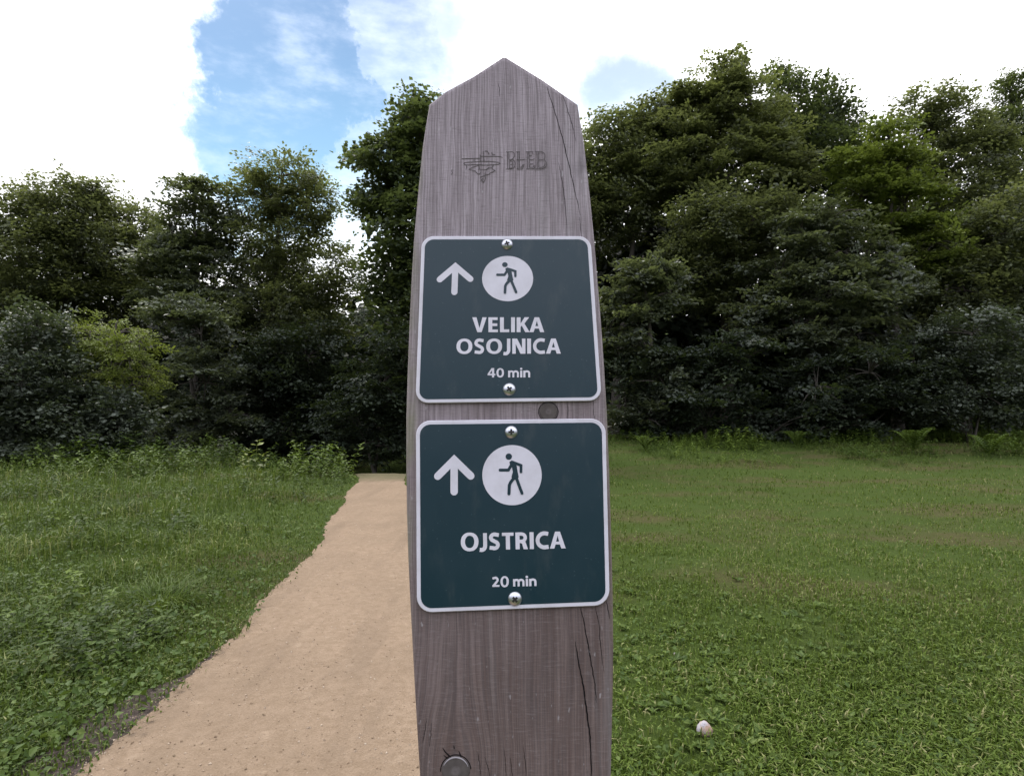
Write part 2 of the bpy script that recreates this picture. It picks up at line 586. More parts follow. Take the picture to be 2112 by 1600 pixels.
def prism(rings, cap_first=True, cap_last=True):
    """rings: list of (2-D ring, depth y); joined in order"""
    n = len(rings[0][0])
    V = np.concatenate([np.stack([r[:, 0], np.full(n, yv), r[:, 1]], -1) for r, yv in rings])
    T = []
    for k in range(len(rings) - 1):
        for i in range(n):
            a_, b_ = k * n + i, k * n + (i + 1) % n
            T += [(a_, b_, b_ + n), (a_, b_ + n, a_ + n)]
    for flag, k in ((cap_first, 0), (cap_last, len(rings) - 1)):
        if flag:
            tri = tessellate_polygon([[Vector((q[0], q[1], 0)) for q in rings[k][0]]])
            T += [tuple(k * n + j for j in tt) for tt in tri]
    return V, np.array(T)


def fix_normals(o):
    import bmesh
    bmm = bmesh.new()
    bmm.from_mesh(o.data)
    bmesh.ops.recalc_face_normals(bmm, faces=bmm.faces)
    bmm.to_mesh(o.data)
    bmm.free()
    return o


rs = [(inset(ring, 0.0055), 0.0), (inset(ring, 0.0024), 0.0008), (inset(ring, 0.0007), 0.0026), (ring, 0.006), (ring, THK - 0.006), (inset(ring, 0.0055), THK)]
V, T = prism(rs)
body = fix_normals(mesh_obj('body', V, T, m_wood, post))


class Flat:
    """thin printed or incised shapes lying on a plane y = const (towards the viewer = smaller y); every piece
    sits a hair above the last one so that no two faces share a plane"""
    def __init__(self, y, step=2.5e-5):
        self.mb, self.y, self.step = MB(), y, step

    def poly(self, pts):
        pts = np.asarray(pts, float)
        tri = tessellate_polygon([[Vector((q[0], q[1], 0)) for q in pts]])
        V = np.stack([pts[:, 0], np.full(len(pts), self.y), pts[:, 1]], -1)
        T = []
        for tt in tri:
            a_, b_, c_ = (pts[j] for j in tt)
            ar = (b_[0] - a_[0]) * (c_[1] - a_[1]) - (b_[1] - a_[1]) * (c_[0] - a_[0])
            T.append(tt if ar > 0 else tt[::-1])
        self.mb.add(V, T)
        self.y -= self.step

    def ribbon(self, pts, w, caps=False):
        pts = np.asarray(pts, float)
        w = np.broadcast_to(np.asarray(w, float), (len(pts),))
        Lp, Rp = [], []
        for i in range(len(pts)):
            d0 = pts[i] - pts[i - 1] if i else pts[1] - pts[0]
            d1 = pts[i + 1] - pts[i] if i < len(pts) - 1 else d0
            d0 = d0 / (np.linalg.norm(d0) + 1e-12)
            d1 = d1 / (np.linalg.norm(d1) + 1e-12)
            n0, n1_ = np.array([-d0[1], d0[0]]), np.array([-d1[1], d1[0]])
            mv = n0 + n1_
            mv = mv / max(np.dot(mv, n0), 0.5)
            Lp.append(pts[i] + mv * w[i] / 2)
            Rp.append(pts[i] - mv * w[i] / 2)
        n = len(pts)
        V2 = np.array(Lp + Rp)
        T = []
        for i in range(n - 1):
            T += [(i, n + i, n + i + 1), (i, n + i + 1, i + 1)]
        self.mb.add(np.stack([V2[:, 0], np.full(len(V2), self.y), V2[:, 1]], -1), T)
        self.y -= self.step
        if caps:
            self.disc(pts[0], w[0] / 2, w[0] / 2)
            self.disc(pts[-1], w[-1] / 2, w[-1] / 2)

    def disc(self, c, rx, ry, n=28):
        th = np.arange(n) * 2 * math.pi / n
        self.poly(np.stack([c[0] + rx * np.cos(th), c[1] + ry * np.sin(th)], -1))

    def ring(self, c, rx, ry, ix, iy, n=40, pw=2.0):
        th = np.arange(n) * 2 * math.pi / n
        k = 2.0 / pw
        cx, cy = np.sign(np.cos(th)) * np.abs(np.cos(th)) ** k, np.sign(np.sin(th)) * np.abs(np.sin(th)) ** k
        o_ = np.stack([c[0] + rx * cx, c[1] + ry * cy], -1)
        i_ = np.stack([c[0] + ix * cx, c[1] + iy * cy], -1)
        V2 = np.concatenate([o_, i_])
        T = []
        for i in range(n):
            j = (i + 1) % n
            T += [(i, j, n + j), (i, n + j, n + i)]
        self.mb.add(np.stack([V2[:, 0], np.full(len(V2), self.y), V2[:, 1]], -1), T)
        self.y -= self.step

    def build(self, name, mat, parent, off=None):
        return self.mb.build(name, mat, parent, off=off)


# cracks, carved boat emblem, carved name, knots ---------------------------------
fl = Flat(-0.0003)
cr = random.Random(4)


def crack(pts, w0):
    q = []
    for i in range(len(pts) - 1):
        for k in range(6):
            f_ = k / 6
            q.append((pts[i][0] * (1 - f_) + pts[i + 1][0] * f_ + cr.uniform(-0.7, 0.7), pts[i][1] * (1 - f_) + pts[i + 1][1] * f_))
    q.append(pts[-1])
    n = len(q)
    w = [0.68 * w0 * PXM * (0.25 + 0.75 * math.sin(math.pi * min(1, (i + 0.3) / n * 1.02)) ** 0.6) * cr.uniform(0.75, 1.15) for i in range(n)]
    fl_ = Flat(-0.0003)
    fl_.ribbon(faces(q), w)
    fl_.build('crack', m_crack, post)


crack([(1128, 178), (1138, 212), (1153, 258), (1166, 310), (1176, 352), (1187, 400), (1197, 445)], 2.3)
crack([(1158, 190), (1170, 225), (1180, 258), (1188, 292)], 1.5)
crack([(1152, 335), (1160, 378), (1166, 420), (1170, 490)], 1.7)
crack([(1195, 448), (1199, 490)], 1.3)
crack([(1171, 827), (1170, 872)], 1.3)
crack([(1223, 825), (1226, 868)], 1.2)
crack([(1197, 1252), (1205, 1285), (1213, 1330), (1220, 1370), (1227, 1410), (1230, 1448)], 3.2)
crack([(1186, 1322), (1193, 1365), (1203, 1415), (1210, 1465), (1216, 1510), (1219, 1560), (1220, 1640)], 4.2)
crack([(1228, 1250), (1236, 1290), (1238, 1330), (1246, 1385)], 1.8)
crack([(1250, 1235), (1257, 1275)], 1.8)
for x0, y0, x1, y1 in [(1039, 1540, 1044, 1600), (1080, 1540, 1086, 1620), (1000, 1560, 1012, 1610), (985, 1550, 992, 1600), (1052, 1560, 1058, 1620), (1028, 172, 1030, 200), (932, 350, 931, 362), (962, 340, 961, 352), (880, 1480, 872, 1530), (890, 1490, 886, 1540)]:
    crack([(x0, y0), ((x0 + x1) / 2 + 1, (y0 + y1) / 2), (x1, y1)], 1.4)

fl = Flat(-0.0003)
EW = 1.45 * PXM


def zpt(pts, ox=900, oy=290, k=2112 / 260): return faces([(ox + x / k, oy + y / k) for x, y in pts])


for pl_ in [
    [(460, 392), (470, 372), (560, 365), (780, 352), (960, 358), (1050, 370), (1066, 388), (1040, 402), (900, 412), (780, 415), (700, 402), (560, 412), (480, 410), (460, 392)],
    [(730, 240), (740, 266), (860, 270), (960, 268), (1080, 276), (1108, 288)],
    [(785, 180), (790, 270), (800, 350)], [(810, 182), (850, 180), (872, 210), (885, 240)], [(930, 200), (935, 238), (985, 240)],
    [(425, 310), (640, 302), (735, 300)], [(630, 300), (632, 350)], [(735, 270), (735, 350)],
    [(715, 415), (722, 480), (700, 492), (830, 495), (880, 455)], [(710, 420), (610, 450), (545, 488), (650, 515), (690, 560), (720, 565), (745, 540)],
    [(960, 415), (935, 450), (945, 490), (985, 508), (950, 530), (905, 545)], [(905, 450), (925, 470)],
    [(820, 530), (815, 580), (880, 575), (900, 545)], [(735, 620), (815, 590), (822, 640), (795, 705), (770, 690), (752, 660), (770, 645), (795, 655)],
    [(830, 495), (870, 470), (900, 450)],
]:
    fl.ribbon(zpt(pl_), EW)
emb = fl.build('engraved_emblem', m_groove, post)
emb['label'] = 'carved outline of a boat above a fruit-like tip'

fl = Flat(-0.0003)
for pl_ in [
    # B
    [(1165, 195), (1270, 192), (1305, 215), (1312, 260), (1290, 300), (1262, 318), (1300, 335), (1318, 375), (1312, 440), (1285, 478), (1165, 482)],
    [(1190, 198), (1192, 478)], [(1215, 200), (1217, 330)], [(1215, 335), (1262, 322)], [(1220, 345), (1222, 475)],
    [(1235, 345), (1270, 350), (1282, 400), (1240, 405)], [(1220, 470), (1275, 462), (1282, 405)],
    # L
    [(1335, 195), (1400, 193)], [(1362, 198), (1366, 478)], [(1388, 198), (1392, 455)], [(1345, 480), (1440, 482), (1470, 400)], [(1392, 455), (1430, 450), (1455, 400)],
    [(1345, 330), (1440, 328), (1490, 318)],
    # E
    [(1500, 195), (1610, 192), (1618, 235)], [(1522, 198), (1526, 476)], [(1550, 200), (1553, 320)], [(1553, 258), (1605, 256)], [(1553, 322), (1610, 330), (1640, 310)],
    [(1556, 335), (1558, 460)], [(1570, 400), (1625, 395)], [(1505, 478), (1640, 478), (1652, 430)], [(1560, 458), (1620, 455), (1640, 420)],
    # D
    [(1650, 193), (1770, 195), (1812, 225), (1822, 280), (1800, 325), (1835, 360), (1848, 410), (1830, 455), (1780, 478), (1660, 480)],
    [(1685, 196), (1690, 476)], [(1712, 198), (1716, 462)], [(1716, 325), (1790, 330)], [(1716, 460), (1775, 455), (1815, 430), (1820, 390)],
]:
    fl.ribbon(zpt(pl_), EW * 0.95)
eng = fl.build('engraved_lettering', m_groove, post)
eng['label'] = 'shallow carved town name in serif capitals'


def knot(px, py, r, lab, rim):
    c = face(px, py)
    r *= PXM
    mb = MB()
    n, prof = 28, [(1.0, -0.0003), (0.93, -0.0014), (0.8, -0.0012), (0.4, -0.0016), (0.0, -0.0017)]
    Vv, Tt = [], []
    for k, (q, yv) in enumerate(prof):
        for i in range(n):
            an = 2 * math.pi * i / n
            Vv.append((c[0] + r * q * math.cos(an) * (1 + 0.03 * math.sin(3 * an)), yv, c[1] + r * q * math.sin(an) * 0.97))
    for k in range(len(prof) - 1):
        for i in range(n):
            a_, b_ = k * n + i, k * n + (i + 1) % n
            Tt += [(a_, b_, b_ + n), (a_, b_ + n, a_ + n)]
    mb.add(Vv, Tt)
    o = mb.build('knot', m_knot, post, smooth=True)
    o['label'] = lab
    f_ = Flat(-0.0004)
    th = np.linspace(0.1, math.pi * 1.02, 26) if rim else np.linspace(0, 2 * math.pi, 40)
    f_.ribbon(np.stack([c[0] + r * 1.07 * np.cos(th), c[1] + r * 1.04 * np.sin(th)], -1), (1.7 if rim else 1.3) * PXM)
    g = f_.build('gap', m_crack, o)
    if rim:
        f_ = Flat(-0.0019)
        th = np.linspace(0.35, math.pi * 0.86, 20)
        f_.ribbon(np.stack([c[0] + r * 0.93 * np.cos(th), c[1] + r * 0.92 * np.sin(th)], -1), np.sin(np.linspace(0.2, 2.9, 20)) * 2.6 * PXM)
        f_.build('rim', m_rim, o)


knot(1131, 849, 19, 'round dark knot between the two signs', False)
knot(940, 1588, 27, 'round knot with a pale worn rim low on the post', True)
fl = Flat(-0.0003)
for q in [[(913, 1541), (918, 1549), (926, 1557), (931, 1561)], [(915, 1556), (922, 1562), (928, 1563)], [(936, 1536), (937, 1543)], [(946, 1547), (949, 1554), (951, 1561), (946, 1563)]]:
    fl.ribbon(faces(q), np.array([0.8, 2.4, 2.6, 1.2][:len(q)]) * PXM)
o = fl.build('knot_split', m_crack, post)
o['label'] = 'short splits fanning above the low knot'

# ------------------------------------------------------------------ signs
m_white, b, p, out = new_mat('white_sign_film')
t = b.n('ShaderNodeTexCoord').outputs['Object']
d_ = b.noise(t, 30, 6, 0.65)
b.link(b.mix(b.ss(d_, 0.4, 0.75), (0.66, 0.64, 0.70), (0.55, 0.53, 0.57)), p.inputs['Base Color'])
setp(p, rough=0.45, spec=0.4)
m_teal, b, p, out = new_mat('dark_green_sign_film')
t = b.n('ShaderNodeTexCoord').outputs['Object']
d_ = b.noise(t, 14, 6, 0.6)
sp_ = b.noise(t, 420, 2, 0.5)
col = b.mix(d_, (0.0050, 0.0250, 0.0360), (0.0075, 0.0290, 0.0405))
col = b.mix(b.m('MULTIPLY', b.ss(sp_, 0.70, 0.80), 0.5), col, (0.12, 0.15, 0.16))
dr_ = b.noise(b.mapping(t, (1, 1, 0.35), (4, 4, 4)), 38.0, 6, 0.7)
col = b.mix(b.m('MULTIPLY', b.ss(dr_, 0.52, 0.75), 0.16), col, (0.13, 0.13, 0.12))
b.link(col, p.inputs['Base Color'])
setp(p, spec=0.44)
b.link(b.ss(d_, 0.3, 0.7, 0.30, 0.40), p.inputs['Roughness'])
m_screw = plain('screw_steel', (0.58, 0.59, 0.63), 0.36, 1.0, vary=0.25, scale=300)
m_recess = plain('screw_recess', (0.02, 0.018, 0.017), 0.6, 0.3)

H = 0.225


def rib(pts, w=H): return ('r', pts, w)


def arc(cx, cy, rx, ry, a0, a1, n=16):
    return [(cx + rx * math.cos(R(a0 + (a1 - a0) * i / n)), cy + ry * math.sin(R(a0 + (a1 - a0) * i / n))) for i in range(n + 1)]


def rect(x0, y0, x1, y1): return ('p', [(x0, y0), (x1, y0), (x1, y1), (x0, y1)])


G = {
    'V': (0.88, [('p', [(0.0, 1), (0.26, 1), (0.44, 0.27), (0.62, 1), (0.88, 1), (0.57, 0), (0.31, 0)])]),
    'E': (0.60, [('p', [(0, 0), (0.58, 0), (0.58, 0.18), (0.235, 0.18), (0.235, 0.41), (0.54, 0.41), (0.54, 0.59), (0.235, 0.59), (0.235, 0.82), (0.56, 0.82), (0.56, 1), (0, 1)])]),
    'L': (0.57, [('p', [(0, 0), (0.56, 0), (0.56, 0.19), (0.235, 0.19), (0.235, 1), (0, 1)])]),
    'I': (0.235, [rect(0, 0, 0.235, 1)]),
    'K': (0.76, [('p', [(0, 0), (0.235, 0), (0.235, 0.34), (0.31, 0.44), (0.52, 0), (0.79, 0), (0.47, 0.58), (0.76, 1), (0.48, 1), (0.235, 0.58), (0.235, 1), (0, 1)])]),
    'A': (0.90, [('p', [(0, 0), (0.25, 0), (0.325, 0.24), (0.575, 0.24), (0.65, 0), (0.90, 0), (0.59, 1), (0.31, 1), (0, 0)][:-1]), ('hole', [(0.362, 0.41), (0.538, 0.41), (0.45, 0.76)])]),
    'O': (0.98, [('o', (0.49, 0.5), 0.49, 0.525, 0.255, 0.345)]),
    'S': (0.62, [rib([(0.57, 0.865)] + arc(0.325, 0.72, 0.215, 0.195, 65, 220, 14) + arc(0.30, 0.285, 0.205, 0.195, 50, -115, 16) + [(0.03, 0.13)], 0.215)]),
    'J': (0.40, [rib([(0.285, 1)] + arc(0.085, 0.26, 0.20, 0.255, 0, -100, 12) + [(-0.03, 0.02)], 0.225)]),
    'N': (0.80, [('p', [(0, 0), (0.215, 0), (0.205, 0.66), (0.50, 0), (0.80, 0), (0.80, 1), (0.585, 1), (0.595, 0.36), (0.29, 1), (0, 1)])]),
    'C': (0.76, [rib([(0.725, 0.875)] + arc(0.50, 0.5, 0.385, 0.415, 75, 285, 22) + [(0.735, 0.115)], 0.225)]),
    'T': (0.66, [('p', [(0.215, 0), (0.45, 0), (0.45, 0.81), (0.66, 0.81), (0.66, 1), (0, 1), (0, 0.81), (0.215, 0.81)])]),
    'R': (0.70, [rect(0, 0, 0.235, 1), rib([(0.10, 0.905), (0.30, 0.905)] + arc(0.345, 0.685, 0.215, 0.215, 85, -85, 12) + [(0.10, 0.465)], 0.19), ('p', [(0.30, 0.46), (0.50, 0.52), (0.58, 0.40), (0.70, 0), (0.455, 0), (0.37, 0.33), (0.235, 0.38), (0.235, 0.42)])]),
    '4': (0.82, [('p', [(0.46, 0), (0.69, 0), (0.69, 0.22), (0.82, 0.22), (0.82, 0.40), (0.69, 0.40), (0.69, 1), (0.42, 1), (0, 0.38), (0, 0.22), (0.46, 0.22)]), ('hole', [(0.22, 0.40), (0.46, 0.40), (0.46, 0.76)])]),
    '0': (0.80, [('o', (0.40, 0.5), 0.40, 0.515, 0.185, 0.345)]),
    '2': (0.74, [rib([(0.05, 0.83)] + arc(0.33, 0.69, 0.22, 0.215, 110, -35, 12) + [(0.13, 0.10)], 0.21), rect(0.02, 0, 0.72, 0.185)]),
    'm': (1.18, [rect(0, 0, 0.22, 0.73), rib([(0.11, 0.40)] + arc(0.31, 0.46, 0.185, 0.19, 170, 0, 12) + [(0.495, 0)], 0.20), rib([(0.50, 0.40)] + arc(0.71, 0.46, 0.195, 0.19, 165, 0, 12) + [(0.905 + 0.06, 0.42), (0.965, 0)], 0.20)]),
    'i': (0.23, [rect(0, 0, 0.23, 0.73), ('o2', (0.115, 0.92), 0.125, 0.12)]),
    'n': (0.76, [rect(0, 0, 0.22, 0.73), rib([(0.11, 0.40)] + arc(0.37, 0.46, 0.245, 0.19, 170, 0, 12) + [(0.615, 0)], 0.215)]),
    ' ': (0.22, []),
}
G['m'] = (1.16, [rect(0, 0, 0.22, 0.73), rib([(0.11, 0.40)] + arc(0.34, 0.46, 0.21, 0.19, 170, 0, 12) + [(0.55, 0)], 0.205), rib([(0.55, 0.42)] + arc(0.80, 0.46, 0.23, 0.19, 170, 0, 12) + [(1.03, 0)], 0.205)])


def hole_poly(outer, hole):
    """outline with one hole as a triangle list"""
    vs = [[Vector((q[0], q[1], 0)) for q in outer], [Vector((q[0], q[1], 0)) for q in hole]]
    return tessellate_polygon(vs), list(outer) + list(hole)


def text(flat, word, p0, p1, cap, gap=0.105):
    """word from pixel p0 (left end of the baseline) to p1 (right end), capitals cap pixels high"""
    adv = []
    x = 0
    kern = {'LI': 0, 'KA': -0.09, 'ST': 0.02, 'CA': -0.06}
    for i, ch in enumerate(word):
        adv.append(x)
        x += G[ch][0] + gap + kern.get(word[i:i + 2], 0)
    x -= gap
    p0, p1 = np.array(p0, float), np.array(p1, float)
    ex = (p1 - p0) / x
    dr = (p1 - p0) / np.linalg.norm(p1 - p0)
    ey = np.array([dr[1], -dr[0]]) * cap

    def mp(pts, ax):
        return faces([p0 + ex * (q[0] + ax) + ey * q[1] for q in pts])
    for ch, ax in zip(word, adv):
        pcs = G[ch][1]
        if any(q[0] == 'hole' for q in pcs):
            outer = pcs[0][1]
            hole = pcs[1][1]
            tri, allp = hole_poly(outer, hole)
            q = mp(allp, ax)
            T_ = []
            for tt in tri:
                A_, B_, C_ = (q[j] for j in tt)
                ar = (B_[0] - A_[0]) * (C_[1] - A_[1]) - (B_[1] - A_[1]) * (C_[0] - A_[0])
                T_.append(tt if ar > 0 else tt[::-1])
            flat.mb.add(np.stack([q[:, 0], np.full(len(q), flat.y), q[:, 1]], -1), T_)
            flat.y -= flat.step
            continue
        for q in pcs:
            if q[0] == 'p':
                flat.poly(mp(q[1], ax))
            elif q[0] == 'r':
                flat.ribbon(mp(q[1], ax), q[2] * cap * PXM * 1.0)
            elif q[0] == 'o':
                c = mp([q[1]], ax)[0]
                kx = np.linalg.norm(ex) * PXM
                ky = cap * PXM
                flat.ring(c, q[2] * kx, q[3] * ky, q[4] * kx, q[5] * ky, pw=2.2)
            elif q[0] == 'o2':
                c = mp([q[1]], ax)[0]
                flat.disc(c, q[2] * cap * PXM, q[3] * cap * PXM)


def round_quad(q, r, n=8):
    """q: four (s,t) corners in order; corners rounded with radius r"""
    outp = []
    q = [np.array(c) for c in q]
    for i in range(4):
        p0, p1, p2 = q[i - 1], q[i], q[(i + 1) % 4]
        d0 = (p0 - p1) / np.linalg.norm(p0 - p1)
        d1 = (p2 - p1) / np.linalg.norm(p2 - p1)
        a_, b_ = p1 + d0 * r, p1 + d1 * r
        cc = p1 + (d0 + d1) * r
        for k in range(n + 1):
            f_ = k / n
            ang = f_ * math.pi / 2
            outp.append(cc + (a_ - cc) * math.cos(ang) + (b_ - cc) * math.sin(ang))
    return np.array(outp)


WALK = [('d', (748, 416), 22), ('r', [(775, 462), (768, 470), (745, 508), (688, 508)], 20), ('r', [(770, 456), (790, 460), (832, 476), (832, 520)], 19),
        ('p', [(752, 452), (768, 442), (786, 448), (800, 470), (806, 505), (816, 556), (800, 575), (776, 572), (766, 556), (776, 520), (770, 490), (758, 480)]),
        ('r', [(787, 556), (760, 592), (752, 610), (749, 668)], 21), ('r', [(796, 550), (812, 595), (838, 664)], 20)]


def make_sign(label, corners, rad, border, arrow, aw, disc, drx, dry, name_lines, time_line, screws):
    ctr = faces([((corners[0][0] + corners[2][0]) / 2, (corners[0][1] + corners[2][1]) / 2)])[0]
    w = BASE + np.array([1, 0, 0]) * ctr[0] + EU * ctr[1]
    root = empty('trail_sign', tuple(w), (-LEAN, 0, 0))
    tag(root, label, 'sign', 'trail signs screwed to the post')
    off = np.array([ctr[0], 0, ctr[1]])
    q = faces(corners)
    rg = round_quad(q, rad * PXM)
    yb = -0.0007
    V_, T_ = prism([(rg, yb), (rg, yb - 0.0026), (inset(rg, 0.0006), yb - 0.0031)], True, True)
    fix_normals(mesh_obj('plate', V_ - off, T_, m_white, root))
    pr_ = inset(rg, border * PXM)
    yp = yb - 0.0031
    V_, T_ = prism([(pr_, yp - 0.0001), (pr_, yp - 0.00025)], True, True)
    fix_normals(mesh_obj('panel', V_ - off, T_, m_teal, root))
    yt = yp - 0.0004
    f_ = Flat(yt)
    f_.ribbon(faces(arrow[:3]), aw * PXM, True)
    f_.ribbon(faces([arrow[1], arrow[3]]), aw * PXM, True)
    f_.build('arrow', m_white, root, off)
    f_ = Flat(yt)
    dc = face(*disc)
    f_.disc(dc, drx * PXM, dry * PXM, 64)
    dsk = f_.build('symbol_disc', m_white, root, off)
    f_ = Flat(yt - 0.0002)

    def wp(pt): return np.array([dc[0] + (pt[0] - 770) / 3.404 / 60 * drx * PXM, dc[1] - (pt[1] - 541) / 3.404 / 60 * dry * PXM])
    kk = drx / 60 / 3.404 * PXM
    for pc in WALK:
        if pc[0] == 'd':
            f_.disc(wp(pc[1]), pc[2] * kk, pc[2] * kk * dry / drx)
        elif pc[0] == 'r':
            f_.ribbon([wp(z) for z in pc[1]], pc[2] * kk, True)
        else:
            f_.poly([wp(z) for z in pc[1]])
    f_.build('walking_symbol', m_teal, dsk, off)
    f_ = Flat(yt)
    for wd, a_, b_, cp in name_lines:
        text(f_, wd, a_, b_, cp)
    f_.build('place_name', m_white, root, off)
    f_ = Flat(yt)
    text(f_, time_line[0], time_line[1], time_line[2], time_line[3])
    f_.build('walking_time', m_white, root, off)
    for k, (sx_, sy_, sr, ang) in enumerate(screws):
        c = face(sx_, sy_)
        r = sr * PXM
        mb = MB()
        n = 24
        prof = [(1.06, 0.0), (1.06, -0.0004), (1.0, -0.0009), (0.9, -0.0017), (0.72, -0.0025), (0.45, -0.0031), (0.2, -0.0033), (0.0, -0.00335)]
        Vv, Tt = [], []
        for pq, yv in prof:
            for i in range(n):
                an = 2 * math.pi * i / n
                Vv.append((c[0] + r * pq * math.cos(an), yt + 0.0002 + yv, c[1] + r * pq * math.sin(an)))
        for kq in range(len(prof) - 1):
            for i in range(n):
                a_, b_ = kq * n + i, kq * n + (i + 1) % n
                Tt += [(a_, b_, b_ + n), (a_, b_ + n, a_ + n)]
        mb.add(np.array(Vv), Tt)
        sc = mb.build('screw', m_screw, root, True, off)
        f2_ = Flat(yt + 0.0002 - 0.0034)
        for an in (ang, ang + 90):
            dv = np.array([math.cos(R(an)), math.sin(R(an))]) * r * 0.48
            f2_.ribbon([c - dv, c + dv], np.array([0.16, 0.16]) * r * 2)
        f2_.build('cross_recess', m_recess, sc, off)
    return root


make_sign('upper green sign reading VELIKA OSOJNICA 40 min with arrow and walker',
          [(871, 490), (1217, 490), (1240, 827), (858, 832)], 26, 7.5,
          [(908, 579), (940, 552), (970.5, 578), (938, 605)], 13, (1047, 577), 54, 49.5,
          [('VELIKA', (974.5, 687), (1122, 687), 30.5), ('OSOJNICA', (942, 731.5), (1156, 731), 31)],
          ('40 min', (1006, 779.5), (1094, 779.5), 19), [(1046, 507, 11.5, 20), (1050.5, 804, 12.5, 35)])
make_sign('lower green sign reading OJSTRICA 20 min with arrow and walker',
          [(859, 868), (1247.5, 863.5), (1256.5, 1246), (861, 1261.5)], 30, 8,
          [(904, 981.5), (937.5, 948), (971.5, 981), (937.5, 1013)], 15, (1056, 979), 60, 60,
          [('OJSTRICA', (952, 1133.5), (1166, 1129), 34.5)],
          ('20 min', (1015.5, 1208), (1107, 1206), 20.5), [(1054.5, 891.5, 12.5, 2), (1062, 1232.5, 13, 42)])

# ------------------------------------------------------------------ vegetation building blocks
LEAFV = np.array([[0, 0, 0], [0.5, -0.30, 0.05], [1, 0, -0.06], [0.5, 0.30, 0.05]])
LEAFT = np.array([[0, 1, 2], [0, 2, 3]])


def rot_from(xd, nd):
    """(n,3,3) frames with x along xd and z near nd"""
    x = xd / (np.linalg.norm(xd, axis=1)[:, None] + 1e-9)
    y = np.cross(nd, x)
    y /= np.linalg.norm(y, axis=1)[:, None] + 1e-9
    z = np.cross(x, y)
    return np.stack([x, y, z], -1)


def place(tv, tt, pos, rot, scl):
    """copies of one small template merged: vertices, triangles"""
    n, k = len(pos), len(tv)
    V = np.einsum('nij,kj->nki', rot, tv) * np.asarray(scl)[:, None, None] + pos[:, None, :]
    T = (tt[None] + (np.arange(n) * k)[:, None, None]).reshape(-1, 3)
    return V.reshape(-1, 3), T


def spray_template(seed, nside=7, leaf=0.17, lw=1.0, droop=0.18, fan=1.0, scatter=0.05):
    """a leafy twig one metre long: a main axis with side twigs, leaves set alternately and nearly flat"""
    r = np.random.default_rng(seed)
    P, X, N, L = [], [], [], []
    axis = []
    for i in range(nside + 1):
        f_ = 0.12 + 0.88 * i / nside
        base = np.array([f_, 0.05 * math.sin(3 * f_ + seed), -droop * f_ * f_])
        for sgn in (-1, 1):
            ln = (0.42 * (1 - 0.75 * f_) + 0.10) * fan * r.uniform(0.7, 1.25)
            ang = sgn * R(r.uniform(38, 62))
            d = np.array([math.cos(ang), math.sin(ang), r.uniform(-0.25, 0.12)])
            m = max(2, int(ln / (leaf * 0.62)))
            for k in range(m):
                q = base + d * ln * (k + 0.6) / m + r.normal(0, scatter, 3) * np.array([1, 1, 0.9])
                la = ang + (1 if k % 2 else -1) * R(r.uniform(25, 60))
                P.append(q)
                X.append((math.cos(la), math.sin(la), r.uniform(-0.55, 0.15)))
                N.append((r.normal(0, 0.38), r.normal(0, 0.38), 1))
                L.append(leaf * r.uniform(0.7, 1.2))
    for k in range(3):
        P.append((0.95 + 0.03 * k, r.normal(0, 0.03), -droop))
        X.append((1, r.normal(0, 0.6), r.uniform(-0.4, 0.1)))
        N.append((r.normal(0, 0.3), r.normal(0, 0.3), 1))
        L.append(leaf)
    lv = LEAFV * np.array([1, lw, 1])
    return place(lv, LEAFT, np.array(P), rot_from(np.array(X), np.array(N)), np.array(L))


BEECH = [spray_template(s, 6, 0.180, 1.05, 0.20, 1.0, 0.05) for s in range(5)]
ALDER = [spray_template(s + 20, 6, 0.168, 1.3, 0.10, 1.15, 0.12) for s in range(5)]
MAPLE = [spray_template(s + 40, 6, 0.20, 1.35, 0.28, 1.1, 0.10) for s in range(5)]
ASH = [spray_template(s + 60, 8, 0.14, 0.75, 0.42, 0.8, 0.04) for s in range(5)]
COARSE = [spray_template(s + 80, 4, 0.30, 1.4, 0.2, 1.1, 0.10) for s in range(4)]
NEEDLE = [spray_template(s + 100, 10, 0.10, 0.55, 0.30, 0.7, 0.03) for s in range(4)]

m_bark, b, p, out = new_mat('tree_bark')
t = b.n('ShaderNodeTexCoord').outputs['Object']
f1 = b.noise(b.mapping(t, (1, 1, 0.25)), 9, 6, 0.65)
b.link(b.mix(f1, (0.035, 0.030, 0.024), (0.13, 0.115, 0.10)), p.inputs['Base Color'])
setp(p, rough=0.9, spec=0.1)

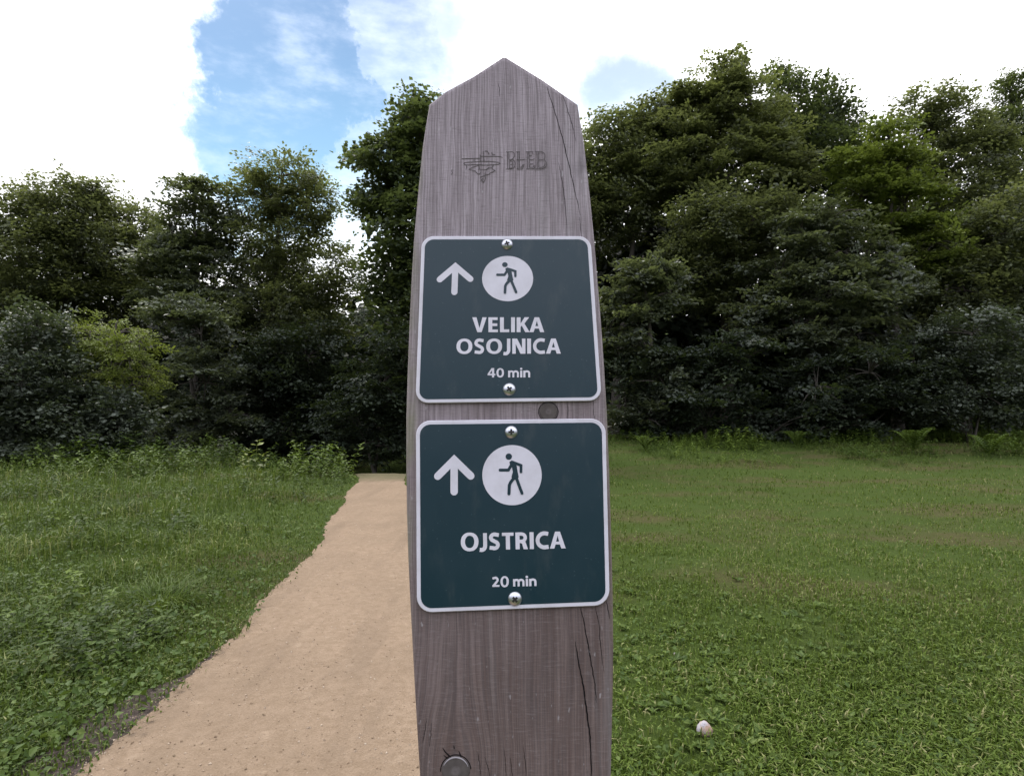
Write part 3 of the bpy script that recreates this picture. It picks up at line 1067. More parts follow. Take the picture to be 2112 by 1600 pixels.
FOL = {
    'shadeleaf': leaf_mat('shade_darkened_leaves', [(0, (0.020, 0.028, 0.018)), (0.5, (0.038, 0.050, 0.030)), (0.85, (0.060, 0.078, 0.040)), (1, (0.10, 0.13, 0.05))], 0.18, rough=0.5, spec=0.35),  # understory shade put into the colour: leaves darker than the other greens
    'dark': leaf_mat('dark_green_leaves', [(0, (0.036, 0.048, 0.028)), (0.5, (0.062, 0.082, 0.040)), (0.85, (0.09, 0.12, 0.040)), (1, (0.17, 0.21, 0.05))], 0.38, tcol=(0.22, 0.28, 0.05)),
    'olive': leaf_mat('olive_leaves', [(0, (0.062, 0.072, 0.044)), (0.5, (0.100, 0.116, 0.056)), (0.8, (0.150, 0.170, 0.060)), (1, (0.23, 0.26, 0.07))], 0.42, tcol=(0.26, 0.30, 0.06), rough=0.45, spec=0.5),
    'grey': leaf_mat('grey_green_leaves', [(0, (0.052, 0.064, 0.044)), (0.5, (0.080, 0.096, 0.066)), (1, (0.115, 0.138, 0.078))], 0.24, rough=0.45, spec=0.45),
    'lime': leaf_mat('yellow_green_leaves', [(0, (0.085, 0.115, 0.026)), (0.5, (0.16, 0.20, 0.04)), (1, (0.26, 0.30, 0.06))], 0.34, tcol=(0.25, 0.32, 0.04)),
    'beech': leaf_mat('beech_leaves', [(0, (0.060, 0.072, 0.052)), (0.45, (0.098, 0.114, 0.074)), (0.78, (0.130, 0.150, 0.072)), (1, (0.26, 0.30, 0.06))], 0.32, tcol=(0.24, 0.29, 0.05), rough=0.40, spec=0.6),
}


def w3(px, py, Y):
    return np.array([(px - 1056) * Y / F, Y, CAM_Z + (HOR - py) * Y / F])


def tree(name, label, cat, Y, lobes, trunk_px, temps, mat, group, trunk_r=0.16, dens=1.0, size=0.85, up=0.15, seed=0, bright=0.0, stems=1, shell=0.5, bough=0):
    """lobes: (px, py, rx, ry) of the crown's masses at distance Y; the tree stands on the ground at trunk_px"""
    r = np.random.default_rng(1000 + seed)
    x0 = (trunk_px - 1056) * Y / F
    z0 = float(hgt(x0, Y))
    org = np.array([x0, Y, z0])
    root = empty(name, tuple(org))
    tag(root, label, cat, group)
    L = []
    for px, py, rx, ry in lobes:
        k = Y / F
        L.append((w3(px, py, Y) + np.array([0, r.uniform(-0.25, 0.25) * rx * k, 0]), np.array([rx * k, 0.85 * max(rx, ry * 0.7) * k, ry * k])))
    # trunk and limbs
    tb = MB()
    cen = np.mean([c for c, _ in L], axis=0)
    top = max(L, key=lambda q: q[0][2] + q[1][2])
    for s_ in range(stems):
        jit = np.array([r.normal(0, 0.12), r.normal(0, 0.12), 0]) * (stems > 1)
        tip = top[0] + np.array([0, 0, 0.55 * top[1][2]]) if s_ == 0 else L[s_ % len(L)][0]
        n = 12
        f_ = np.linspace(0, 1, n)
        pts = org + jit + (tip - org - jit) * f_[:, None] ** np.array([1.3, 1.3, 1.0])
        pts += np.stack([0.10 * np.sin(f_ * 7 + seed) * f_, 0.08 * np.sin(f_ * 5 + 2 * seed), 0 * f_], -1)
        pts[0, 2] -= 0.25
        rad = trunk_r * (1 - 0.88 * f_) * (1 + 0.5 * np.exp(-f_ * 14)) / (1 + 0.4 * (stems > 1))
        tb.tube(pts, rad, 8)
        if s_ == 0:
            main = pts
    br = []
    for c, rr in L:
        fi = np.clip((c[2] - rr[2] * 0.5 - org[2]) / max(main[-1, 2] - org[2], 0.1), 0.12, 0.9)
        st = np.array([np.interp(fi, np.linspace(0, 1, len(main)), main[:, i]) for i in range(3)])
        f_ = np.linspace(0, 1, 7)
        mid = st + (c - st) * f_[:, None] + np.stack([0 * f_, 0 * f_, 0.18 * np.sin(f_ * math.pi) * rr[2]], -1)
        tb.tube(mid, np.linspace(trunk_r * 0.42, 0.02, 7), 6)
        br.append((st, c))
    # leafy sprays through each lobe, thick near its surface
    cb = MB()
    for (c, rr) in L:
        area = 4 * math.pi * ((rr[0] * rr[2]) ** 1.6 / 1 + 1e-9) ** (1 / 1.6)
        n = max(14, int(dens * area * 7.0 / size ** 2 * 0.8))
        d = r.normal(size=(n, 3))
        d /= np.linalg.norm(d, axis=1)[:, None]
        q = shell + (1 - shell) * r.random(n) ** 0.6
        lump = 1 + 0.20 * np.sin(d[:, 0] * 5 + seed) * np.sin(d[:, 2] * 6 + 2 * seed) + 0.10 * r.normal(size=n)
        pr_out = r.random(n) < 0.10                     # leading shoots that break the outline
        q = np.where(pr_out, q * r.uniform(1.0, 1.28, n), q)
        pos = c + d * rr * (q * lump)[:, None]
        if bough:                                       # sprays gathered on flat tiered boughs with gaps between
            nb_ = max(5, n // bough)
            db = r.normal(size=(nb_, 3)) * np.array([1, 1, 0.9])
            db /= np.linalg.norm(db, axis=1)[:, None]
            tipb = c + db * rr * r.uniform(0.75, 1.15, nb_)[:, None]
            ob = tipb - np.array([org[0] * 0.3 + c[0] * 0.7, org[1] * 0.3 + c[1] * 0.7, 0])
            ob[:, 2] = 0
            ob /= np.linalg.norm(ob, axis=1)[:, None] + 1e-6
            wi = r.integers(0, nb_, n)
            back_ = r.random(n) ** 0.8 * 1.0
            sidev = np.stack([-ob[wi, 1], ob[wi, 0], 0 * wi], -1)
            pos = tipb[wi] - ob[wi] * back_[:, None] + sidev * (r.normal(0, 0.30, n) * (0.35 + back_))[:, None]
            pos[:, 2] += 0.10 * back_ + r.normal(0, 0.05, n)
            d = db[wi]
        ok = pos[:, 2] > org[2] + 0.15
        pos, d = pos[ok], d[ok]
        n = len(pos)
        outw = pos - np.array([main[0, 0] * 0.4 + c[0] * 0.6, main[0, 1] * 0.4 + c[1] * 0.6, 0])
        outw[:, 2] = 0
        outw /= np.linalg.norm(outw, axis=1)[:, None] + 1e-6
        xd = outw + 0.45 * r.normal(size=(n, 3)) + np.array([0, 0, up])
        xd[:, 2] = xd[:, 2] * 0.55 + up * 0.5 + 0.35 * np.clip(d[:, 2] - 0.6, 0, 1)
        nd = np.array([0, 0, 1.0]) + 0.30 * r.normal(size=(n, 3)) + outw * 0.25
        sc = size * r.uniform(0.65, 1.2, n)
        ti = np.clip(0.38 + bright + 0.16 * r.normal(size=n), 0, 1)
        which = r.integers(0, len(temps), n)
        xd_u = xd / np.linalg.norm(xd, axis=1)[:, None]
        for w_ in range(len(temps)):
            s_ = which == w_
            if not s_.any():
                continue
            tv, tt = temps[w_]
            Vv, Tt = place(tv, tt, pos[s_] - xd_u[s_] * 0.5 * sc[s_][:, None], rot_from(xd[s_], nd[s_]), sc[s_])
            lt = np.repeat(ti[s_], len(tv)) + np.repeat(r.normal(0, 0.07, s_.sum() * len(tv) // 4), 4)
            cb.add(Vv, Tt, np.clip(lt, 0, 1))
        for i in r.choice(n, min(n, 10), replace=False):
            f_ = np.linspace(0, 1, 5)
            pth = c + (pos[i] - c) * f_[:, None] + np.stack([0 * f_, 0 * f_, 0.12 * np.sin(f_ * math.pi)], -1)
            tb.tube(pth, np.linspace(0.028, 0.007, 5), 5)
    tb.build('trunk', m_bark, root, True, org)
    cb.build('crown', FOL[mat], root, False, org)
    return root


LG, RG = 'trees along the left edge of the wood', 'trees along the right edge of the wood'
# left of the post ------------------------------------------------
tree('broadleaf_tree', 'tall round grey-green tree against white cloud at the far left of the wood', 'tree', 22, [(105, 440, 95, 75), (60, 540, 115, 100), (160, 525, 75, 95), (110, 395, 75, 42), (182, 385, 26, 34), (60, 650, 120, 90), (-40, 520, 80, 90)], 90, ALDER, 'olive', LG, 0.2, 0.75, 0.8, seed=1)
tree('broadleaf_tree', 'small thin tree standing low between the two taller left crowns', 'tree', 24, [(258, 455, 50, 50), (290, 500, 60, 50), (245, 545, 70, 60), (220, 620, 80, 70), (300, 590, 70, 60)], 255, ALDER, 'olive', LG, 0.1, 0.75, 0.7, seed=2, up=0.4)
tree('broadleaf_tree', 'broad layered tree with light tips right of the small thin tree', 'tree', 21, [(395, 415, 58, 55), (350, 480, 60, 55), (375, 540, 95, 70), (430, 600, 110, 80), (330, 590, 80, 70), (440, 470, 60, 60)], 400, BEECH, 'beech', LG, 0.17, 0.85, 0.85, seed=3, bright=0.08, bough=8)
tree('broadleaf_tree', 'tall airy round-headed tree with sky gaps left of the dark maple', 'tree', 22, [(585, 362, 80, 42), (545, 410, 70, 55), (630, 415, 60, 62), (560, 490, 110, 70), (620, 560, 120, 80), (540, 600, 110, 80), (600, 670, 130, 80)], 545, ALDER, 'olive', LG, 0.18, 0.6, 0.75, seed=4)
tree('maple_tree', 'tall dark maple rising directly behind the left shoulder of the post', 'tree', 19, [(868, 250, 58, 75), (860, 195, 26, 24), (800, 320, 62, 50), (745, 308, 30, 24), (850, 370, 85, 70), (775, 400, 62, 42), (890, 470, 100, 80), (870, 560, 80, 70), (800, 560, 60, 50), (850, 660, 80, 70), (920, 330, 80, 90)], 905, MAPLE, 'dark', LG, 0.2, 0.75, 0.85, seed=5, bright=0.08)
tree('ash_sapling', 'bright yellow-green young tree glowing among the dark left shrubs', 'tree', 14.9, [(235, 695, 66, 40), (180, 690, 40, 34), (285, 705, 34, 34), (265, 745, 60, 32), (312, 776, 30, 20), (225, 775, 44, 22), (285, 800, 26, 14)], 235, ASH, 'lime', LG, 0.05, 0.62, 0.55, seed=6, bright=0.25)
tree('shrub', 'large grey-leaved shrub filling the lower left corner of the wood edge', 'shrub', 14.3, [(60, 790, 95, 75), (150, 860, 95, 70), (20, 880, 110, 70), (225, 905, 60, 45), (70, 690, 60, 60), (235, 850, 60, 38), (130, 790, 50, 40), (-80, 800, 100, 110), (150, 930, 110, 40)], 80, ALDER, 'grey', LG, 0.07, 0.95, 0.62, seed=7, stems=4)
tree('broadleaf_tree', 'low spreading tree with flat horizontal sprays right of the yellow-green sapling', 'tree', 18.5, [(420, 690, 95, 60), (340, 660, 70, 50), (430, 790, 95, 60), (470, 860, 70, 40), (370, 860, 70, 50), (330, 910, 70, 40), (430, 920, 80, 36)], 430, BEECH, 'beech', LG, 0.1, 0.8, 0.8, seed=8, bough=8)
tree('broadleaf_tree', 'shaded understory tree below the airy round-headed tree', 'tree', 20.5, [(640, 740, 110, 70), (560, 790, 90, 70), (680, 830, 90, 70), (600, 880, 110, 50), (540, 920, 80, 36), (660, 925, 80, 36)], 600, ALDER, 'shadeleaf', LG, 0.13, 0.7, 0.8, seed=9)
tree('shrub', 'very dark shrub closing the far end of the sandy path', 'shrub', 17.5, [(790, 800, 75, 70), (730, 860, 70, 60), (840, 870, 70, 60), (900, 800, 90, 90), (700, 930, 60, 30), (850, 720, 90, 60), (790, 920, 60, 34), (860, 915, 60, 34)], 780, BEECH, 'shadeleaf', LG, 0.08, 0.8, 0.75, seed=10, stems=2)
# right of the post ------------------------------------------------
tree('broadleaf_tree', 'rounded olive tree just right of the post shoulder', 'tree', 24, [(1270, 270, 60, 45), (1320, 262, 50, 40), (1240, 340, 60, 60), (1310, 350, 80, 70), (1250, 440, 80, 70), (1180, 400, 90, 110), (1350, 230, 50, 46), (1380, 300, 70, 70)], 1265, ALDER, 'olive', RG, 0.2, 0.75, 0.85, seed=11)
tree('broadleaf_tree', 'tallest dome-shaped tree on the right with a broad olive crown', 'tree', 23, [(1490, 150, 78, 48), (1430, 215, 70, 58), (1560, 210, 90, 70), (1500, 260, 110, 70), (1400, 310, 100, 80), (1530, 350, 140, 85), (1420, 410, 110, 80), (1620, 330, 80, 80)], 1500, BEECH, 'olive', RG, 0.26, 0.95, 0.9, seed=12, bright=0.14, bough=5)
tree('broadleaf_tree', 'twiggy ragged-topped tree right of the tallest dome-shaped tree', 'tree', 24.5, [(1640, 150, 34, 42), (1705, 190, 34, 42), (1660, 240, 65, 60), (1745, 235, 40, 40), (1690, 310, 85, 70), (1740, 330, 80, 60), (1600, 260, 70, 60)], 1680, ALDER, 'dark', RG, 0.18, 0.7, 0.8, seed=13, up=0.5)
tree('broadleaf_tree', 'yellow-green beech with a sunlit looking top among darker right trees', 'tree', 20.5, [(1850, 275, 66, 36), (1800, 320, 75, 42), (1890, 340, 55, 50), (1800, 390, 90, 50), (1880, 420, 80, 65), (1930, 500, 70, 60)], 1850, BEECH, 'lime', RG, 0.17, 0.95, 0.85, seed=14, bright=-0.05, bough=6)
tree('broadleaf_tree', 'rounded tree with sky gaps standing behind the yellow-green beech', 'tree', 25, [(1930, 205, 60, 42), (1985, 240, 70, 52), (1920, 290, 75, 60), (2050, 290, 45, 48), (2010, 340, 90, 70), (1960, 420, 100, 70)], 1975, ALDER, 'olive', RG, 0.2, 0.62, 0.85, seed=15)
tree('conifer_tree', 'narrow spiky tree cut by the right edge of the photo', 'tree', 26, [(2108, 175, 26, 40), (2112, 250, 40, 50), (2110, 340, 62, 60), (2110, 440, 80, 70), (2112, 550, 90, 70)], 2112, ALDER, 'dark', RG, 0.2, 1.0, 0.7, seed=16, up=0.25)
tree('beech_tree', 'beech with stacked grey horizontal sprays right beside the upper sign', 'tree', 18.5, [(1340, 545, 75, 50), (1300, 620, 60, 50), (1390, 600, 70, 55), (1310, 700, 70, 55), (1350, 780, 80, 55), (1290, 840, 70, 40), (1250, 700, 60, 80)], 1340, BEECH, 'beech', RG, 0.14, 0.8, 0.85, seed=17, bough=8)
tree('beech_tree', 'wide beech with bright tip in the middle of the right wood edge', 'tree', 19, [(1730, 440, 60, 40), (1660, 490, 90, 50), (1760, 510, 110, 60), (1620, 570, 90, 55), (1720, 600, 130, 65), (1830, 590, 90, 70), (1640, 680, 110, 55), (1770, 690, 120, 60), (1560, 640, 60, 50)], 1710, BEECH, 'beech', RG, 0.18, 0.8, 0.85, seed=18, bough=8)
tree('broadleaf_tree', 'mid height tree filling the gap between dome-shaped tree and wide beech', 'tree', 21.5, [(1480, 480, 110, 70), (1560, 450, 100, 60), (1450, 570, 90, 70), (1540, 560, 90, 60)], 1500, ALDER, 'olive', RG, 0.16, 0.8, 0.85, seed=19)
tree('broadleaf_tree', 'dull green tree at the right edge behind the thin-stemmed shrub', 'tree', 20.5, [(2030, 500, 90, 70), (2090, 590, 90, 80), (1985, 600, 80, 70), (2100, 460, 70, 80), (2140, 700, 70, 90), (2060, 800, 90, 70), (1960, 700, 80, 70)], 2050, ALDER, 'olive', RG, 0.16, 0.85, 0.8, seed=20)
tree('shrub', 'grey-leaved shrub with thin bare stems at the right meadow edge', 'shrub', 17.5, [(2010, 690, 85, 60), (2060, 770, 75, 55), (1950, 770, 70, 50), (2010, 820, 80, 45), (1930, 850, 50, 30), (2090, 840, 60, 50)], 1992, ALDER, 'grey', RG, 0.05, 0.75, 0.65, seed=21, stems=4)
tree('shrub', 'low dark shrub under the beech beside the post', 'shrub', 18.2, [(1420, 830, 90, 55), (1500, 800, 90, 60), (1380, 760, 80, 60), (1560, 860, 70, 40), (1330, 870, 80, 40), (1430, 890, 90, 30), (1280, 800, 60, 60), (1540, 740, 90, 60)], 1450, BEECH, 'shadeleaf', RG, 0.07, 0.6, 0.75, seed=22, stems=3, bough=8)
tree('shrub', 'low dark shrub under the wide beech', 'shrub', 18.0, [(1680, 800, 110, 60), (1800, 790, 90, 60), (1860, 840, 80, 45), (1740, 860, 90, 35), (1640, 870, 80, 34), (1880, 760, 80, 60), (1780, 770, 120, 50), (1700, 890, 110, 30), (1600, 890, 70, 28)], 1750, BEECH, 'shadeleaf', RG, 0.07, 0.6, 0.75, seed=23, stems=3, bough=8)

# the wood behind: one mass of stems and leaves, too deep and dark to count ----------------
wb = MB()
prof = [(-900, 520), (-300, 500), (0, 560), (200, 640), (330, 650), (480, 640), (640, 640), (860, 640), (950, 420), (1200, 400), (1500, 340), (1800, 360), (2112, 380), (2500, 380), (3100, 450)]
r = np.random.default_rng(77)
N = 9000
px_ = r.uniform(-900, 3100, N)
Yb = r.uniform(25.5, 34, N)
topz = CAM_Z + (HOR - np.interp(px_, [q[0] for q in prof], [q[1] for q in prof]) - r.uniform(-30, 30, N)) * 26 / F
zz = 0.2 + (topz - 0.2) * r.random(N) ** 1.15 + hgt(0 * Yb, Yb) * 0.6
pos = np.stack([(px_ - 1056) * Yb / F, Yb, zz], -1)
xd = r.normal(size=(N, 3)) * np.array([1, 1, 0.3]) + np.array([0, -0.5, 0])
nd = np.array([0, -0.3, 1.0]) + 0.35 * r.normal(size=(N, 3))
wh = r.integers(0, 4, N)
for k in range(4):
    s_ = wh == k
    tv, tt = COARSE[k]
    Vv, Tt = place(tv, tt, pos[s_], rot_from(xd[s_], nd[s_]), r.uniform(1.2, 2.2, s_.sum()))
    wb.add(Vv, Tt, np.clip(np.repeat(r.normal(0.3, 0.12, s_.sum()), len(tv)), 0, 1))
FOL['deep'] = leaf_mat('shade_darkened_wood_leaves', [(0, (0.018, 0.026, 0.016)), (1, (0.050, 0.066, 0.032))], 0.15)  # leaf colour darkened to paint the deep shade seen between the boughs
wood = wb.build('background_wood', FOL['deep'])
tag(wood, 'dark mass of woodland filling the gaps behind the front trees', 'woodland', kind='stuff')

# ------------------------------------------------------------------ grass and weeds
GR = {
    'lawn': leaf_mat('short_grass', [(0, (0.042, 0.062, 0.010)), (0.45, (0.088, 0.136, 0.019)), (0.75, (0.145, 0.188, 0.042)), (1, (0.25, 0.24, 0.11))], 0.25, rough=0.6, spec=0.14, patch_scale=1.1, patch_amt=0.22),
    'wild': leaf_mat('wild_grass', [(0, (0.028, 0.046, 0.009)), (0.45, (0.064, 0.104, 0.015)), (0.75, (0.115, 0.158, 0.032)), (1, (0.23, 0.235, 0.09))], 0.28, rough=0.55, spec=0.16, patch_scale=1.3, patch_amt=0.25),
    'weed': leaf_mat('weed_leaves', [(0, (0.028, 0.050, 0.011)), (0.5, (0.058, 0.098, 0.018)), (1, (0.125, 0.17, 0.038))], 0.25, rough=0.55, spec=0.18, patch_scale=1.6, patch_amt=0.22),
    'nettle': leaf_mat('undergrowth_leaves', [(0, (0.034, 0.056, 0.013)), (0.5, (0.068, 0.110, 0.018)), (1, (0.15, 0.21, 0.032))], 0.30, rough=0.55, spec=0.2, patch_scale=0.5, patch_amt=0.35),
}


def ground_points(n, ylo, yhi, xlo, xhi, seed):
    """scatter whose density falls with distance from where one stands, like what the eye resolves"""
    r_ = np.random.default_rng(seed)
    row = ylo + (yhi - ylo) * r_.random(n)
    Y = CAM_Z * F / (row - HOR)
    X = (r_.uniform(xlo, xhi, n) - 1056) * Y / F
    return X, Y


def blades(X, Y, h, w, lean, seed, tint):
    """one bent, tapering blade at every point: 5 vertices, 3 triangles"""
    r_ = np.random.default_rng(seed)
    n = len(X)
    Z = hgt(X, Y) - 0.004
    th = r_.uniform(0, 2 * math.pi, n)
    dv = np.stack([np.cos(th), np.sin(th), 0 * th], -1)
    sv = np.stack([-np.sin(th), np.cos(th), 0 * th], -1)
    P0 = np.stack([X, Y, Z], -1)
    up = np.array([0, 0, 1.0])
    l1 = (lean * 0.35)[:, None]
    l2 = lean[:, None]
    P1 = P0 + h[:, None] * (0.55 * up * np.sqrt(np.maximum(1 - l1 ** 2, 0.05)) + dv * 0.55 * l1)
    P2 = P1 + h[:, None] * (0.45 * up * (1 - 1.25 * l2) + dv * 0.45 * np.clip(l2 * 1.5, 0, 1.1))
    ww = (w / 2)[:, None]
    V = np.stack([P0 - sv * ww * 0.7, P0 + sv * ww * 0.7, P1 - sv * ww, P1 + sv * ww, P2], 1).reshape(-1, 3)
    T = (np.array([[0, 1, 3], [0, 3, 2], [2, 3, 4]])[None] + (np.arange(n) * 5)[:, None, None]).reshape(-1, 3)
    return V, T, np.repeat(tint, 5)


def flat_leaves(X, Y, size, tilt, zoff, seed, tint, lw=1.0):
    r_ = np.random.default_rng(seed)
    n = len(X)
    P = np.stack([X, Y, hgt(X, Y) + zoff], -1)
    th = r_.uniform(0, 2 * math.pi, n)
    xd = np.stack([np.cos(th), np.sin(th), r_.normal(0.1, tilt, n)], -1)
    nd = np.array([0, 0, 1.0]) + tilt * r_.normal(size=(n, 3))
    V, T = place(LEAFV * np.array([1, lw, 1]), LEAFT, P, rot_from(xd, nd), size)
    return V, T, np.repeat(tint, 4)


def noise2(x, y, s, seed):
    r_ = np.random.default_rng(seed)
    o = np.zeros_like(x)
    for k in range(6):
        a_ = r_.uniform(0, 2 * math.pi)
        f_ = s * r_.uniform(0.6, 1.9)
        o += np.sin((x * math.cos(a_) + y * math.sin(a_)) * f_ + r_.uniform(0, 6))
    return o / 3.0


def off_post(X, Y): return (np.abs(X) < 0.13) & (Y > 0.36) & (Y < 0.72)


# right lawn
lb = MB()
X, Y = ground_points(330000, 925, 2300, 700, 2900, 5)
jr = rng.normal(0, 0.03, len(X))
keep = (X > path_r(Y) + 0.03 + jr) & (Y < 21.5) & ~off_post(X, Y)
X, Y = X[keep], Y[keep]
dr = noise2(X * 0.5, Y * 1.5, 1.4, 3)
dry = sstep(dr, 0.1, 1.0) * 0.4 + 0.22 * sstep(Y, 5.0, 6.3) * (1 - sstep(Y, 7.5, 9.5))
gaps = sstep(noise2(X, Y, 3.3, 61) + 0.6 * noise2(X, Y, 9.0, 62), -1.3, 0.5)
thin = rng.random(len(X)) < (1 - 0.55 * np.clip(dry, 0, 1)) * (0.22 + 0.78 * gaps)
X, Y, dry = X[thin], Y[thin], dry[thin]
n = len(X)
far = np.maximum(1, Y / 4.0)
h = rng.uniform(0.022, 0.070, n) * (1 - 0.4 * np.clip(dry, 0, 1)) * far ** 0.35
w = rng.uniform(0.0035, 0.0085, n) * far ** 0.75
ti = np.clip(0.44 + 0.30 * rng.normal(size=n) + 0.30 * np.clip(dry, 0, 1) + 0.16 * noise2(X, Y, 1.9, 63), 0, 1)
lb.add(*blades(X, Y, h, w, rng.uniform(0.25, 0.95, n), 6, ti))
gl = lb.build('short_grass', GR['lawn'])
tag(gl, 'short patchy grass of the mown meadow right of the post', 'grass', kind='stuff')
# clover and plantain leaves in the lawn
cb_ = MB()
X, Y = ground_points(120000, 1000, 2300, 700, 2900, 15)
keep = (X > path_r(Y) + 0.03) & (rng.random(len(X)) < 0.20 * sstep(noise2(X, Y, 2.6, 8), -0.8, 1.2) + 0.03) & (Y < 9) & ~off_post(X, Y)
X, Y = X[keep], Y[keep]
n = len(X)
cb_.add(*flat_leaves(X, Y, rng.uniform(0.012, 0.034, n), 0.45, rng.uniform(0.008, 0.035, n), 16, np.clip(0.5 + 0.22 * rng.normal(size=n), 0, 1), 1.2))
o = cb_.build('clover_leaves', GR['weed'])
tag(o, 'small clover and weed leaves spread through the meadow grass', 'ground cover', kind='stuff')

ro = MB()
X, Y = ground_points(2200, 1130, 2000, 900, 2700, 17)
k = (X > path_r(Y) + 0.1) & ~off_post(X, Y) & (noise2(X, Y, 1.7, 19) > -0.2) & (Y < 5.5)
X, Y = X[k], Y[k]
nl = 9
n = len(X)
RX, RY = np.repeat(X, nl), np.repeat(Y, nl)
th = rng.uniform(0, 2 * math.pi, n * nl)
xd = np.stack([np.cos(th), np.sin(th), rng.uniform(0.15, 0.7, n * nl)], -1)
V_, T_ = place(LEAFV * np.array([1, 0.75, 1]), LEAFT, np.stack([RX, RY, hgt(RX, RY) + 0.008], -1), rot_from(xd, np.array([0, 0, 1.0]) + 0.3 * rng.normal(size=(n * nl, 3))), np.repeat(rng.uniform(0.022, 0.052, n), nl) * rng.uniform(0.7, 1.2, n * nl))
ro.add(V_, T_, np.repeat(np.clip(0.6 + 0.2 * rng.normal(size=n * nl), 0, 1), 4))
o = ro.build('plantain_leaves', GR['weed'])
tag(o, 'flat rosettes of plantain leaves dotted through the near meadow grass', 'ground cover', kind='stuff')

# left wild grass
lb = MB()
X, Y = ground_points(330000, 945, 2300, -900, 1150, 25)
jr = np.abs(rng.normal(0, 0.05, len(X)))
soil = (Y < 3.1) & (X > path_l(Y) - soil_w(Y) * 0.9)
keep = (X < path_l(Y) + 0.035 * rng.normal(size=len(X)) - jr * 0.25) & (Y < 16) & ~(soil & (rng.random(len(X)) < 0.80))
X, Y = X[keep], Y[keep]
n = len(X)
tuft = noise2(X, Y, 2.4, 9)
dist_path = path_l(Y) - X
tall = sstep(dist_path, 0.05, 1.6) * (0.35 + 0.85 * sstep(tuft + 0.5 * noise2(X, Y, 6.0, 72), -0.7, 1.0))
far = np.maximum(1, Y / 4.0)
h = (0.045 + (0.19 + 0.16 * sstep(Y, 6, 12)) * tall * rng.random(n) ** 0.8) * rng.uniform(0.6, 1.2, n) * far ** 0.15
w = rng.uniform(0.0035, 0.0085, n) * far ** 0.75
ti = np.clip(0.46 + 0.24 * rng.normal(size=n) + 0.16 * tuft + 0.12 * noise2(X, Y, 5.5, 71), 0, 1)
lb.add(*blades(X, Y, h, w, rng.uniform(0.2, 1.0, n), 26, ti))
gl = lb.build('wild_grass', GR['wild'])
tag(gl, 'long tangled wild grass on the bank left of the sandy path', 'grass', kind='stuff')
# broad-leaved weeds hugging the path edge and the near corner
cb_ = MB()
X, Y = ground_points(150000, 960, 2300, -900, 1150, 35)
dist_path = path_l(Y) - X
soil = (Y < 3.1) & (X > path_l(Y) - soil_w(Y) * 0.8)
keep = (dist_path > -0.03 + 0.03 * rng.normal(size=len(X))) & (Y < 12) & (rng.random(len(X)) < 0.06 + 0.35 * sstep(noise2(X, Y, 2.2, 12), 0.0, 1.4) + 0.30 * (1 - sstep(dist_path, 0.15, 0.7))) & ~(soil & (rng.random(len(X)) < 0.75))
X, Y = X[keep], Y[keep]
n = len(X)
cb_.add(*flat_leaves(X, Y, (0.014 + 0.036 * rng.random(n) ** 1.8) * np.maximum(1, Y / 5) ** 0.5, 0.5, rng.uniform(0.01, 0.10, n), 36, np.clip(0.45 + 0.2 * rng.normal(size=n), 0, 1), 1.15))
o = cb_.build('weed_leaves', GR['weed'])
tag(o, 'low broad weed leaves matted along the left edge of the path', 'ground cover', kind='stuff')


def stalk_template(seed, nl=9, leaf=0.24, topb=True):
    """an upright leafy stem one metre tall"""
    r_ = np.random.default_rng(seed)
    mb = MB()
    f_ = np.linspace(0, 1, 5)
    bend = r_.normal(0, 0.12, 2)
    pts = np.stack([bend[0] * f_ ** 2, bend[1] * f_ ** 2, f_], -1)
    mb.tube(pts, np.linspace(0.008, 0.004, 5), 3)
    for i in range(nl):
        q = 0.18 + 0.82 * i / (nl - 1)
        base = np.array([bend[0] * q * q, bend[1] * q * q, q])
        for s_ in (0, math.pi):
            an = i * 1.9 + s_ + r_.normal(0, 0.3)
            xd = np.array([[math.cos(an), math.sin(an), r_.uniform(-0.5, 0.45)]])
            V_, T_ = place(LEAFV * np.array([1, 0.95, 1]), LEAFT, base[None], rot_from(xd, np.array([[0.2 * r_.normal(), 0.2 * r_.normal(), 1.0]])), [leaf * (1.15 - 0.45 * q) * r_.uniform(0.7, 1.2)])
            mb.add(V_, T_)
    return np.concatenate(mb.v), np.concatenate(mb.t)


STALK = [stalk_template(s_) for s_ in range(6)]


def stalks(mb, X, Y, hts, seed, tint):
    r_ = np.random.default_rng(seed)
    n = len(X)
    wh_ = r_.integers(0, 6, n)
    th = r_.uniform(0, 2 * math.pi, n)
    c_, s_ = np.cos(th), np.sin(th)
    rot = np.zeros((n, 3, 3))
    rot[:, 0, 0], rot[:, 0, 1], rot[:, 1, 0], rot[:, 1, 1], rot[:, 2, 2] = c_, -s_, s_, c_, 1
    tl = r_.normal(0, 0.16, (n, 2))
    rot[:, 0, 2], rot[:, 1, 2] = tl[:, 0], tl[:, 1]
    P = np.stack([X, Y, hgt(X, Y) - 0.02], -1)
    for k in range(6):
        m_ = wh_ == k
        if m_.any():
            tv, tt = STALK[k]
            V_, T_ = place(tv, tt, P[m_], rot[m_], hts[m_])
            mb.add(V_, T_, np.repeat(tint[m_], len(tv)))


